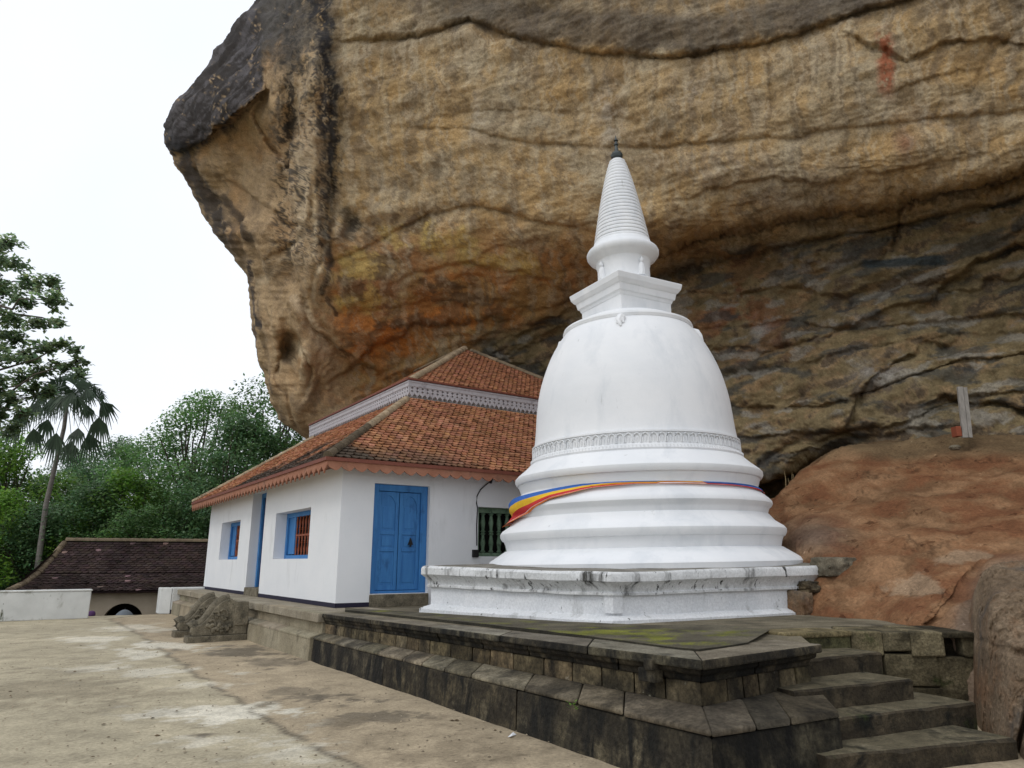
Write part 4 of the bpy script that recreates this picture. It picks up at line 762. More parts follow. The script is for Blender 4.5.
def cap_row(mb, p, q, r=.11, seg=.34, shade=None):
    d = (q - p); n = max(1, int(d.length / seg)); ax = d.normalized(); sd_ = ax.cross(UP).normalized(); u2 = sd_.cross(ax).normalized()
    for k in range(n):
        c = p + ax * (k * seg); cl = (random.uniform(.8, 1.15),) * 3
        if shade: cl = shade(k / n, cl)
        vs = []
        for t_, rr in ((0, r * 1.06), (seg * 1.05, r * .94)):
            for j in range(9): a = math.pi * (j / 8); vs.append(c + ax * t_ + sd_ * math.cos(a) * rr + u2 * (math.sin(a) * rr - .04))
        mb.add(vs, [(j, j + 1, j + 10, j + 9) for j in range(8)] + [tuple(range(9)), tuple(range(9, 18))[::-1]], 0, cl)
EV, ZE, K2, ZU = .50, 3.57, 2.72, 5.78
def mossL(c, f, cl):  # dark moss on the tiles, thickest near the eave
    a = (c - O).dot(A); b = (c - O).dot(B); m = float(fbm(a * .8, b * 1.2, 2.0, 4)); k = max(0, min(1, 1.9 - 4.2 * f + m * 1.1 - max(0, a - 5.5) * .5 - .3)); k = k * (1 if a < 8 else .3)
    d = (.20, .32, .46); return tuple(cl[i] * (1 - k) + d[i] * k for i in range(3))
def mossR(c, f, cl):  # dark moss towards the eave and the corner hip
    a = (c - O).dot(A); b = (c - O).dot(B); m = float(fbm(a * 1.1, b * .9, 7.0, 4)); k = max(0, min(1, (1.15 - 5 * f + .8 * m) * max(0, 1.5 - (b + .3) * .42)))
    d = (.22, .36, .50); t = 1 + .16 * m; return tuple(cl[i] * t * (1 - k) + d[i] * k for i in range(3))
lr = MB(); tiles(lr, hp(-EV, -EV, ZE), hp(LA + EV, -EV, ZE), hp(LA - K2, K2, ZU), hp(K2, K2, ZU), shade=mossL)
lr_o = lr.build('lower_roof', M['tile'], house)
lr = MB(); tiles(lr, hp(-EV, -EV, ZE), hp(-EV, LB, ZE), hp(K2, LB, ZU), hp(K2, K2, ZU), shade=mossR); lr.build('lower_roof', M['tile'], house)
lr = MB(); tiles(lr, hp(LA + EV, -EV, ZE), hp(LA + EV, 9, ZE), hp(LA - K2, 9, ZU), hp(LA - K2, K2, ZU)); lr.build('lower_roof', M['tile'], house)
ZV, KA, ZA = 6.22, 6.6, 8.72
UE = K2 - .0; LU = LA + 1.15
ur = MB(); tiles(ur, hp(UE, UE, ZV), hp(LU - K2, UE, ZV), hp(LU - K2, KA, ZA), hp(KA, KA, ZA)); ur.build('upper_roof', M['tile'], house)
ur = MB(); tiles(ur, hp(UE, UE, ZV), hp(UE, 2 * KA - UE, ZV), hp(KA, KA + .02, ZA), hp(KA, KA - .02, ZA)); ur.build('upper_roof', M['tile'], house)
ur = MB(); ur.box(hp(K2 + .12, K2 + .12, ZU - .3), A * (LU - 2 * K2 - .3), B * 7.2, UP * (ZV - ZU + .2)); ur.build('upper_wall', M['wall'], house)
HT = lambda: mb.build('hip_tiles', M['ridge'], house)
mb = MB(); cap_row(mb, hp(-EV - .02, -EV - .02, ZE + .04), hp(K2, K2, ZU + .04), .10, .3, lambda t, c: (lambda g: tuple(x * g for x in c))(.30 if t < .38 + random.uniform(-.08, .08) else 1.1)); HT(); mb = MB(); cap_row(mb, hp(LA + EV, -EV, ZE + .04), hp(LA - K2, K2, ZU + .04), .10)
HT(); mb = MB(); cap_row(mb, hp(UE, UE, ZV + .04), hp(KA, KA, ZA + .04), .11); HT(); mb = MB(); cap_row(mb, hp(UE, 2 * KA - UE, ZV + .04), hp(KA, KA, ZA + .04), .11, .34, lambda t, c: tuple(x * .55 for x in c)); HT(); mb = MB(); cap_row(mb, hp(KA, KA, ZA + .05), hp(LU - K2, KA, ZA + .05), .11)
mb.build('hip_tiles', M['ridge'], house)
# scalloped fascia boards under the lower eaves
def scallop(mb, p, q, ztop, h1, h2, pitch, sharp=False, thick=None):
    d = q - p; n = max(1, round(d.length / pitch)); ax = d.normalized(); st_ = d.length / n
    for k in range(n):
        c = p + ax * (k * st_); pts = [(0, 0), (st_, 0)]
        if sharp: prof = [(st_, -h1), (st_ * .82, -h1 - h2 * .35), (st_ * .62, -h1 - h2 * .55), (st_ * .5, -h1 - h2), (st_ * .38, -h1 - h2 * .55), (st_ * .18, -h1 - h2 * .35), (0, -h1)]
        else: prof = [(st_, -h1)] + [(st_ * (1 - j / 8), -h1 - h2 * math.sin(math.pi * j / 8) ** .8 * (1 + .15 * math.sin(2 * math.pi * j / 8))) for j in range(1, 8)] + [(0, -h1)]
        mb.prism([Vector((c.x, c.y, ztop)) + ax * x + UP * z for x, z in (pts + prof)[::-1]], thick)
mb = MB(); e = EV + .03
scallop(mb, hp(-e, -e, 0), hp(LA + e, -e, 0), 3.50, .09, .15, .30, True, B * .03); scallop(mb, hp(-e, -e + .032, 0), hp(-e, LB, 0), 3.50, .10, .08, .27, False, A * .03); mb.build('fascia', M['salmon'], house)
mb = MB(); mb.box(hp(-e - .03, -e - .03, 3.495), A * (LA + 2 * e), B * .06, UP * .07); mb.box(hp(-e - .03, -e + .032, 3.495), B * LB, A * .06, UP * .07); mb.build('eave_board', M['redwood'], house)
mb = MB(); mb.box(hp(-EV + .02, -EV + .02, 3.50), A * (LA + .9), B * .7, UP * .03); mb.box(hp(-EV + .02, .24, 3.50), B * (LB - .3), A * .7, UP * .03); mb.build('soffit', M['redwood'], house)
# pierced fretwork valance of the upper tier
def fret(mb, p, q, zt, thick):
    d = q - p; pit = .15; n = round(d.length / pit); ax = d.normalized(); st_ = d.length / n
    def cell(pts): mb.prism([Vector((c.x, c.y, zt)) + ax * x + UP * z for x, z in pts][::-1], thick)
    for k in range(n):
        c = p + ax * (k * st_)
        for zc in (-.20, -.285):
            h = st_ / 2; w_, v_ = st_ * .27, .030; t_, b_ = zc + .0425, zc - .0425
            cell([(0, t_), (h, t_), (h, zc + v_), (h - w_, zc), (0, zc)]); cell([(h, t_), (st_, t_), (st_, zc), (h + w_, zc), (h, zc + v_)])
            cell([(0, zc), (h - w_, zc), (h, zc - v_), (h, b_), (0, b_)]); cell([(h, zc - v_), (h + w_, zc), (st_, zc), (st_, b_), (h, b_)])
        cell([(0, -.328), (st_, -.328), (st_ * .9, -.37), (st_ * .62, -.40), (st_ / 2, -.45), (st_ * .38, -.40), (st_ * .1, -.37)])
v0 = UE - .07
mb = MB(); fret(mb, hp(v0, v0, 0), hp(LU - K2, v0, 0), ZV + .0, B * .025); fret(mb, hp(v0, v0 + .027, 0), hp(v0, 2 * KA - UE, 0), ZV + .0, A * .025)
mb.box(hp(v0 - .015, v0 - .015, ZV - .158), A * (LU - K2 - v0), B * .045, UP * .155); mb.box(hp(v0 - .015, v0 + .031, ZV - .158), B * (2 * KA - UE - v0), A * .045, UP * .155)
mb.box(hp(v0 - .03, v0 - .03, ZV - .055), A * (LU - K2 - v0), B * .014, UP * .04); mb.box(hp(v0 - .03, v0 - .015, ZV - .055), B * (2 * KA - UE - v0), A * .014, UP * .04)
mb.build('fretwork_valance', M['lilac'], house)
mb = MB(); mb.box(hp(v0 - .06, v0 - .06, ZV + .003), A * (LU - K2 - v0), B * .12, UP * .045); mb.box(hp(v0 - .06, v0 + .062, ZV + .003), B * (2 * KA - UE - v0), A * .12, UP * .045); mb.build('eave_board', M['redwood'], house)

# ---------------------------------------------------------------- carved dragon balustrades at the side stair
def balustrade(a, label):
    o = thing('carved_balustrade', label, 'balustrade', tuple(hp(a, -.8, 0)), 'carved stone balustrades at the side stair')
    f = lambda u, z, s: hp(a + s, -.95 - u * .66, z)
    prof = [(0, .12), (1.62, .12), (1.70, .20), (1.68, .30), (1.58, .335), (1.45, .33), (1.30, .40), (1.16, .52), (1.05, .64), (.92, .74), (.76, .81), (.58, .84), (.44, .80), (.40, .78), (0, .78)]
    mb = MB(); mb.prism([f(u, z, -.15) for u, z in prof], A * .30); mb.build('body', M['carved'], o, bevel=.02)
    mb = MB(); mb.tube([f(u, z + .01, 0) for u, z in prof[2:12]], [.10, .11, .10, .09, .09, .10, .10, .10, .10, .09], 10); mb.build('crest', M['carved'], o, smooth=True)
    mb = MB(); mb.box(f(1.78, -.05, -.2), A * .4, f(0, 0, 0) - f(1.78, 0, 0), UP * .17); mb.box(f(.42, .3, -.172), A * .344, f(0, 0, 0) - f(.42, 0, 0), UP * .40); mb.build('base', M['carved'], o, bevel=.015)
    mb = MB()
    for uc, zc, rr in ((.75, .5, .16), (1.08, .32, .13), (.98, .52, .09)):
        pts = [f(uc + math.cos(t) * rr * (1 - t / 9), zc + math.sin(t) * rr * (1 - t / 9), -.16) for t in np.linspace(0, 7, 22)]; mb.tube(pts, .024, 6)
    for _ in range(16): c = f(random.uniform(.55, 1.35), random.uniform(.17, .34), -.155); mb.lathe(c, [(.001, -.05), (.04, -.03), (.05, 0), (.035, .03), (.001, .05)], 7)
    mb.build('carving', M['carved'], o, smooth=True)
balustrade(2.72, 'nearer grey carved stone balustrade beside the side stair of the white house, fully in view'); balustrade(4.15, 'farther grey carved stone balustrade half hidden behind its twin by the white parapet')
sst = thing('side_steps', 'low stone steps between the two carved balustrades', 'steps', tuple(hp(3.4, -1, 0)))
for k in range(3): mb = MB(); mb.box(hp(2.90, -1.0 - .28 * (2 - k) - .28, 0 if k == 0 else .2 * k + .002), A * 1.07, B * (.28 * (3 - k)), UP * .2); mb.build('step', M['carved'], sst, bevel=.012)

# ---------------------------------------------------------------- the white stupa
SC = Vector((2.453, 13.96, 0)); YC = SC.y
stupa = thing('stupa', 'tall whitewashed bell-shaped stupa with ringed spire on a square base', 'stupa', (SC.x, SC.y, .8))
def zpx(y): X, Y, Z = dirs(512, y); return float(EYE + YC * Z / Y)
def rpx(y, hw): X, Y, Z = dirs(512, y); t = math.atan(.970 * hw / float(Y)); return YC / math.cos(R_(9.97)) * math.sin(t)
LEAN = R_(-.95); axis = Vector((math.sin(LEAN), 0, math.cos(LEAN))); FOOT = Vector((SC.x, SC.y, zpx(561)))
def prof(lst): return [(rpx(y, hw), zpx(y) - FOOT.z) for y, hw in lst]
def lathe_part(name, lst, n=96, m='white', sharp=35, parent=stupa, raw=False):
    mb = MB(); mb.lathe(FOOT, lst if raw else prof(lst), n, axis); return mb.build(name, M[m], parent, smooth=True, sharp=sharp)
FOOTP = [(582, 158), (567, 158), (562.5, 158.5), (559.5, 156), (549.5, 139)]
T3 = [(549.4, 137.5), (544, 138.5), (540.2, 140), (539.4, 141.8), (536, 143.6), (533, 143.5), (530, 141), (525, 133), (519, 127.8)]
T2 = [(518.9, 126.5), (515, 127.5), (513, 128.5), (512.2, 130), (509.5, 131.8), (507, 131.3), (504, 128.5), (499, 122.5), (494.5, 119.8)]
T1 = [(494.4, 118.2), (489, 120), (485.5, 121), (484.8, 122.8), (482, 124.3), (479, 124), (476.5, 121.5), (470, 113), (465, 107.5)]
lathe_part('foot', FOOTP); lathe_part('moulded_ring', T3); lathe_part('moulded_ring', T2); lathe_part('moulded_ring', T1)
BAND = [(464.9, 106), (463, 107), (461.5, 106), (459.8, 105.5), (459, 103.8), (454, 103.3), (449.5, 103), (449, 104.6), (447.6, 104.4), (447, 102.3)]
bnd = lathe_part('lotus_band', BAND)
def rz(h):                                       # radius of band wall
    return rpx(455, 103.4)
mb = MB(); npet = 88
bx = axis.cross(Vector((0, 1, 0))).normalized(); by = axis.cross(bx)
def around(t, r, h): return FOOT + axis * h + (bx * math.cos(t) + by * math.sin(t)) * r
h0, h1 = zpx(458.3) - FOOT.z, zpx(450) - FOOT.z; rb = rpx(454, 103.5)
for k in range(npet):
    t0 = 2 * math.pi * k / npet; dt = 2 * math.pi / npet * .40
    pts = [around(t0 + dt * x, rb + .012, h0 + (h1 - h0) * z) for x, z in ((-1, 0), (-1, .55), (-.7, .85), (0, 1), (.7, .85), (1, .55), (1, 0))]; mb.tube(pts, .012, 5)
    mb.tube([around(t0, rb + .006, h0), around(t0, rb + .01, h0 + (h1 - h0) * .6)], .009, 5)
for k in range(200): t0 = 2 * math.pi * k / 200; mb.box(around(t0, rpx(461, 105.2), zpx(463) - FOOT.z), around(t0 + .016, 1, 0) - around(t0, 1, 0), around(t0, .03, 0) - around(t0, 0, 0), axis * .045)
mb.build('petals', M['white'], bnd, smooth=True)
DOME = [(446.9, 102.2), (440, 100.8), (430, 99.4), (420, 98.3), (410, 97.0), (400, 95.2), (390, 92.6), (384, 90.8), (376, 87.8), (368, 84.4), (360, 80.6), (353, 76.6), (346, 72.0), (340, 67.4), (336, 64)]
dpts = np.array(DOME); yy = np.linspace(446.9, 336, 40); lathe_part('dome', [(y, float(np.interp(-y, -dpts[:, 0], dpts[:, 1]))) for y in yy])
lathe_part('dome_collar', [(337, 62), (336, 64.6), (333.5, 65.4), (331.6, 64.6), (330.2, 61), (325, 50), (322.5, 44)])
# square box of the harmika
def sqring(mb, lst, ang, mi=0):
    vs = []
    for y, hd in lst:
        r = rpx(y, hd); vs += [around(ang + k * math.pi / 2, r, zpx(y) - FOOT.z) for k in range(4)]
    n = len(lst); mb.add(vs, [(i * 4 + k, i * 4 + (k + 1) % 4, (i + 1) * 4 + (k + 1) % 4, (i + 1) * 4 + k) for i in range(n - 1) for k in range(4)] + [(3, 2, 1, 0), tuple(range((n - 1) * 4, n * 4))])
front = math.atan2(-1, 0)
d_ = Vector((-math.sin(R_(15)), -math.cos(R_(15)), 0)); ang0 = math.atan2(d_.dot(by), d_.dot(bx))
mb = MB(); sqring(mb, [(336, 47), (326, 47), (325, 45.2), (309, 45.2), (308.5, 46.3), (306, 47.5), (305.5, 49.5), (300, 51), (299, 53), (296, 56), (291, 57.5), (290, 55)], ang0); mb.build('harmika', M['white'], stupa, bevel=.012)
lathe_part('spire_neck', [(296, 24), (288, 27), (285, 26.4), (270, 26.2), (268, 27), (264, 27.5), (262, 29)])
mb = MB()                                          # small standing figures in relief on the neck
for k in range(4):
    t0 = ang0 + math.pi / 4 + k * math.pi / 2; r0 = rpx(276, 26.4); hh = lambda y: zpx(y) - FOOT.z
    mb.tube([around(t0, r0 + .01, hh(284)), around(t0, r0 + .03, hh(279)), around(t0, r0 + .02, hh(274)), around(t0, r0 + .02, hh(271))], [.09, .075, .06, .02], 8); mb.lathe(around(t0, r0 + .04, hh(270.5)), [(.001, -.06), (.045, -.02), (.05, .02), (.02, .07), (.001, .1)], 8, axis); mb.build('relief_figure', M['white'], stupa, smooth=True); mb = MB()
lathe_part('spire_ring', [(264, 27.6), (262, 30.5), (260, 34.2), (257.6, 36), (255, 36.3), (253, 35.2), (250.5, 32.2), (248, 29.8), (245.5, 28.6), (244, 26)])
sp = []; nr = 24
for k in range(nr):
    f0 = k / nr; f1 = (k + 1) / nr; ym = lambda f: 246 - (246 - 161) * (1 - (1 - f) ** 1.06)
    hw = lambda f: 6.4 + (28.4 - 6.4) * ((1 - f) ** .80)
    y0, y1 = ym(f0), ym(f1); sp += [(y0, hw(f0) * .965), (y0 + (y1 - y0) * .15, hw(f0) * 1.0), (y0 + (y1 - y0) * .6, hw(f0) * .995), (y0 + (y1 - y0) * .92, hw(f1) * .985)]
sp += [(160.6, 6.2), (160, 4)]
lathe_part('spire', sp, 64, sharp=25)
fin = lathe_part('finial', [(161.5, 3.0), (160.6, 3.8), (159, 3.4), (157.8, 5.6), (155.5, 6.2), (153.2, 5.0), (152.0, 3.2), (151.5, 2.2), (148, 1.7), (146, 1.5), (145.2, 2.4), (144.2, 2.4), (143.5, 1.4), (141.5, 1.2), (140.8, 2.3), (139.8, 1.9), (138.8, .9), (135.5, .25)], 24, 'bronze')
# stucco leaf ornaments under the box corners
mb = MB()
for k in range(4):
    t0 = ang0 + k * math.pi / 2
    def dm(y, dx, out): hw_ = float(np.interp(-y, -dpts[:, 0], dpts[:, 1])) if y > 336 else 62; r = rpx(y, hw_) + out; return around(t0 + dx, r, zpx(y) - FOOT.z)
    mb = MB()
    for pts, rad in (([(336, 0, .0), (339, .02, .03), (343, -.01, .03), (348, .015, .015)], [.06, .09, .06, .02]), ([(338, -.05, .01), (341, -.02, .03), (345, -.03, .01)], [.03, .05, .02]), ([(338, .06, .01), (341, .03, .03), (345, .05, .01)], [.03, .05, .02])):
        mb.tube([dm(*q) for q in pts], rad, 7)
    mb.build('stucco_ornament', M['white'], stupa, smooth=True)
# square base
N_, L_, Rr_ = onz(612.7, 622.6, .83), onz(421, 609.9, .80), None
qv = (Vector((N_.x, N_.y, 0)) - Vector((SC.x, SC.y, 0))); q = qv.length
cor = [Vector((N_.x, N_.y, 0)), Vector((SC.x + qv.y, SC.y - qv.x, 0)), Vector((SC.x - qv.x, SC.y - qv.y, 0)), Vector((SC.x - qv.y, SC.y + qv.x, 0))]
if cor[1].x > cor[3].x: cor[1], cor[3] = cor[3], cor[1]
cor[1] = Vector((L_.x, L_.y, 0))
ZT = [1.475, 1.545, 1.60, 1.60]; Z0 = [.80, .77, .75, .78]
def base_ring(lst, nseg=26):
    """lst: (inset, fraction of height); returns grid of points round the square"""
    G = []
    for ins, fz in lst:
        row = []
        for k in range(4):
            for j in range(nseg):
                t = j / nseg; c0, c1 = cor[k], cor[(k + 1) % 4]; p = c0.lerp(c1, t); z0 = Z0[k] + (Z0[(k + 1) % 4] - Z0[k]) * t; z1 = ZT[k] + (ZT[(k + 1) % 4] - ZT[k]) * t
                cc = Vector((SC.x, SC.y, 0)); i0 = (cc - c0) / q * ins * 1.3; i1 = (cc - c1) / q * ins * 1.3
                p = p + i0.lerp(i1, t); z = z0 + (z1 - z0) * fz
                wn = .022 * float(fbm(p.x * 1.3, p.y * 1.3, z * 2, 4)); wo = (p - cc).normalized() * wn
                row.append(Vector((p.x + wo.x, p.y + wo.y, z + .012 * float(fbm(p.x * 1.1, p.y * 1.1, z + 5, 3)))))
        G.append(row)
    return G
def ring_mesh(name, lst, m, cap=False):
    G = base_ring(lst); n = len(G[0]); mb = MB(); mb.add([v for r in G for v in r], [(i * n + k, i * n + (k + 1) % n, (i + 1) * n + (k + 1) % n, (i + 1) * n + k) for i in range(len(G) - 1) for k in range(n)])
    return mb.build(name, m, stupa, smooth=True, sharp=35)
ring_mesh('base_die', [(-.02, -.05), (-.02, .06), (.03, .10), (.10, .135), (.13, .15), (.13, .52), (.11, .54)], M['basewhite'])
ring_mesh('base_cornice', [(.11, .525), (.07, .53), (.07, .57), (.10, .59), (.09, .64), (.05, .72), (.0, .78), (-.02, .80), (-.02, .93), (.0, .97), (.02, .985)], M['lip'])
G = base_ring([(.015, .98), (.25, 1.0), (.8, 1.02), (2.0, 1.05)]); n = len(G[0]); mb = MB(); mb.add([v for r in G for v in r], [(i * n + k, i * n + (k + 1) % n, (i + 1) * n + (k + 1) % n, (i + 1) * n + k) for i in range(3) for k in range(n)]); mb.build('base_top', M['grime'], stupa, smooth=True)
mb = MB(); cdir = (cor[1] - cor[0]).normalized()
for dr in ((cor[1] - cor[0]).normalized(), (cor[3] - cor[0]).normalized()):
    inn = (Vector((SC.x, SC.y, 0)) - cor[0]).normalized(); p = cor[0] + inn * .145; p.z = .93
    mb.box(p, dr * .16, -inn * .02, UP * .24)
mb.build('corner_pilaster', M['basewhite'], stupa, bevel=.01)

# Buddhist flag ribbon wound round the second moulding
PR = sorted([(zpx(y) - FOOT.z, rpx(y, hw)) for y, hw in T3 + T2 + T1]); prz = np.array([p[0] for p in PR]); prr = np.array([p[1] for p in PR])
PXM = YC / 706.0; zn = zpx(494.4) - FOOT.z
th_k = [-150, -120, -95, -82, -66, -50, -36, -26, -18, -8, 0, 22, 45, 64, 85, 110, 150]; up_k = [2, 3, 6, 7.5, 6, 3.5, 1.5, .6, 0, -.5, -.5, -.8, -1, -1.2, -1.5, -1, 2]; lo_k = [9, 18, 28, 32, 29, 21, 11.5, 8, 4.4, 3.0, 1.9, 1.6, 1.7, 2.2, 2.6, 4, 9]
rib = thing('prayer_flag_ribbon', 'ribbon of blue yellow red and orange flag cloth wound round the stupa', 'ribbon', tuple(FOOT))
azc = math.atan2(SC.x, SC.y); cd = Vector((-math.sin(azc), -math.cos(azc), 0)); rt = Vector((math.cos(azc), -math.sin(azc), 0))
for s, mname in enumerate(('fl_blue', 'fl_yellow', 'fl_red', 'fl_white', 'fl_orange')):
    mb = MB(); nth = 150; vs = []; fsp = [(0, .30), (.30, .62), (.62, .88), (.88, .90), (.90, 1.0)][s]
    for k in range(nth + 1):
        t = -150 + 300 * k / nth; u = np.interp(t, th_k, up_k); l = np.interp(t, th_k, lo_k); wv = .6 * math.sin(t / 9.) * (1 if t < -20 else .3)
        if t > 8: m1 = .5; fa, fb_ = [(0, .06), (.06, .30), (.30, .50), (.50, .85), (.85, 1)][s] if t < 30 else [(0, .6), (.6, .62), (.62, .95), (.95, .97), (.97, 1)][s]
        else: fa, fb_ = fsp
        for j in range(4):
            f = fa + (fb_ - fa) * j / 3; y = u + (l - u) * f + wv; zz = zn - y * PXM; r = max(float(np.interp(zz + dz_, prz, prr)) for dz_ in (-.05, -.025, 0, .025, .05)) + .02 + .010 * math.sin(f * 9 + t / 7); r = max(r, rpx(494, 119.5) + .02)
            vs.append(FOOT + axis * zz + (cd * math.cos(R_(t)) + rt * math.sin(R_(t))) * r)
    mb.add(vs, [(k * 4 + j, (k + 1) * 4 + j, (k + 1) * 4 + j + 1, k * 4 + j + 1) for k in range(nth) for j in range(3)]); mb.build('stripe', M[mname], rib, smooth=True, recalc=False, sharp=80)

# ---------------------------------------------------------------- stones, boulder, plank
def rock_blob(name, c, rx_, ry__, rz_, m, label, cat, seed=0, rough_=.25, sub=4, box=.55, rot=0, group=None):
    bm = bmesh.new(); bmesh.ops.create_icosphere(bm, subdivisions=sub, radius=1); mb = MB(); mr = Matrix.Rotation(rot, 3, 'Z')
    vs = []
    for v in bm.verts:
        p = v.co; k = max(abs(p.x), abs(p.y), abs(p.z)); p = p.lerp(p / k, box); n = 1 + rough_ * float(fbm(p.x * 1.2 + seed, p.y * 1.2, p.z * 1.2, 5)); p = Vector((p.x * rx_, p.y * ry__, p.z * rz_)) * n; p = mr @ p; vs.append(Vector(c) + p)
    bm.verts.index_update(); fs = [tuple(v.index for v in f.verts) for f in bm.faces]; bm.free(); mb.add(vs, fs)
    o = mb.build(name, m, None, smooth=True, sharp=60); return tag(o, label, cat, group)
# big pale outcrop beside the steps
Bl = onz(1019, 751, 0)
BD = np.array([[9.2, 8.9, 8.6, 8.4, 8.2, 8.0, 7.6], [8.9, 8.3, 7.9, 7.7, 7.6, 7.4, 7.0], [8.8, 8.0, 7.4, 7.2, 7.05, 6.8, 6.3], [8.75, 7.95, 7.3, 6.9, 6.7, 6.4, 5.9], [8.7, 7.9, 7.25, 6.8, 6.5, 6.2, 5.6], [8.7, 7.9, 7.25, 6.75, 6.35, 6.1, 5.5]])
byk = [545, 575, 615, 660, 720, 800]; bxk = [966, 976, 988, 1005, 1030, 1080, 1300]; byv = np.linspace(545, 800, 260); bxv = np.concatenate([np.linspace(966, 1050, 150, endpoint=False), np.linspace(1050, 1300, 60)])
Dv = herm(byk, BD, byv); Dg = np.stack([herm(bxk, r, bxv) for r in Dv]); BX, BY = np.meshgrid(bxv, byv)
edge_top = np.interp(BX, [966, 974, 982, 995, 1024, 1300], [625, 592, 574, 565, 560, 545]); up_ = np.clip(edge_top - BY, 0, 80); BYf = np.where(up_ > 0, edge_top + up_ * .3, BY); Dg = Dg + .35 * up_ ** .62
for bx0, by0, bx1, by1, ba in ((988, 575, 984, 640, .06), (975, 640, 1030, 655, .05)):
    t_ = np.clip(((BX - bx0) * (bx1 - bx0) + (BY - by0) * (by1 - by0)) / ((bx1 - bx0) ** 2 + (by1 - by0) ** 2), 0, 1); dd_ = np.hypot(BX - bx0 - t_ * (bx1 - bx0) + 2 * fbm(BX / 12, BY / 12, BX * 0, 3), BY - by0 - t_ * (by1 - by0)); Dg += ba * np.exp(-(dd_ / 3.5) ** 2)
Dg += .22 * np.exp(-((BX - np.interp(BY, [690, 745, 770], [1032, 1018, 1016])) / 3) ** 2) * sstep(660, 690, BY)
Xd, Yd, Zd = dirs(BX, BYf); T = Dg / Yd; B3 = np.stack([Xd * T, Dg, EYE + Zd * T], -1); x_, y_, z_ = B3[..., 0], B3[..., 1], B3[..., 2]
dr = (.13 * fbm(x_ / .7, y_ / .7, z_ / .9, 5) + .09 * plates(fbm(x_ / .6 + 3, y_ / .6, z_ / .8, 5, .6), 4, .7) + .05 * fbm(x_ * 3, y_ * 3, z_ * 2.4, 5, .55, True) * .6)
B3 = B3 + np.stack([-.4 * dr, -.8 * dr, .3 * dr], -1)
o = grid_mesh('boulder', B3, M['boulder']); tag(o, 'tall pale grey-brown rock outcrop rising beside the right end of the steps', 'boulder')
p = at(834, 567, 11.9); rock_blob('loose_stone', p, .30, .22, .15, M['carved'], 'long squared brown stone lying on red rock at the right end of the stupa base', 'stone', 3, .10, 4, .9, .35)
p = at(806, 587, 11.75); rock_blob('loose_stone', p, .16, .18, .09, M['stone'], 'small flat brown stone wedged under the squared block beside the stupa base', 'stone', 9, .25, 4, .6, .4)
p = at(799, 604, 11.6); rock_blob('loose_stone', p, .13, .2, .19, M['boulder'], 'pale rubble stone filling the gap at the foot of the stupa base', 'stone', 14, .2, 4, .7, .5)
# plank leaning on the back wall
pb, pt_ = at(968, 437.5, 15.25), at(962.5, 386.5, 15.55); wv = Vector((.20, -.02, 0))
mb = MB(); mb.box(pb - wv / 2, wv * .56, Vector((.01, .07, .0)), pt_ - pb); mb.box(pb - wv / 2 + wv * .60, wv * .40, Vector((.01, .06, 0)), (pt_ - pb) * .985); tag(mb.build('wooden_plank', M['plank'], None, bevel=.004), 'grey wooden plank propped upright against the back rock wall', 'plank')
mb = MB(); p = at(957.5, 436, 15.3); mb.box(p, Vector((.11, 0, 0)), Vector((0, .2, 0)), UP * .22); tag(mb.build('brick', M['brick'], None, bevel=.008), 'single red brick standing at the foot of the grey plank', 'brick')
p = at(955, 448, 15.0); mb = MB(); mb.lathe(p - UP * .05, [(.02, 0), (.09, .01), (.12, .06), (.09, .10), (.06, .11), (.05, .08)], 14); tag(mb.build('clay_bowl', M['carved'], None, smooth=True), 'small dark clay bowl on the rock ledge below the plank', 'bowl')
mb = MB()
for k, (x0, x1, y1) in enumerate(((786, 784, 470), (790, 792, 472), (794, 793, 474), (789, 788, 478))): p = at(x0, 492, 16.8); q_ = at(x1, y1, 16.9); mb.tube([p, p.lerp(q_, .6) + Vector((.02, 0, 0)), q_], [.012, .009, .003], 5)
tag(mb.build('dry_stems', M['straw'], None), 'thin dry plant stems standing in the dark crevice right of the stupa', 'plant')
# seedling growing out of the terrace base, and a scrap of paper on the ground
pw = Cc.lerp(Pf, .14) + n1 * .30; pw.z = .36
wd = thing('seedling', 'tiny bright green seedling rooted in the dark base of the terrace', 'plant', tuple(pw)); mb = MB()
for k in range(9):
    a = random.uniform(0, 6.28); c = pw + n1 * .06 + Vector((math.cos(a) * .03, math.sin(a) * .03, random.uniform(.0, .07))); l_ = Vector((math.cos(a), math.sin(a), .5)).normalized() * .035; s_ = l_.cross(UP).normalized() * .012
    mb.add([c - l_ * .2, c + l_ * .4 + s_, c + l_, c + l_ * .4 - s_], [(0, 1, 2, 3)])
mb.build('leaves', M['leafbright'], wd); mb = MB(); mb.tube([pw, pw + n1 * .05 + UP * .05], .004, 5); mb.build('stem', M['leafbright'], wd)
p = onz(511, 737, 0); mb = MB(); mb.add([p + Vector((-.03, -.05, .012)), p + Vector((.0, -.06, .02)), p + Vector((.05, .05, .012)), p + Vector((.02, .06, .03))], [(0, 1, 2, 3)]); mb.prism([p + Vector((-.03, -.05, .009)), p + Vector((.0, -.06, .017)), p + Vector((.05, .05, .009)), p + Vector((.02, .06, .027))], (0, 0, .002)); tag(mb.build('paper_scrap', M['white'], None), 'white scrap of paper lying on the courtyard near the terrace', 'litter')

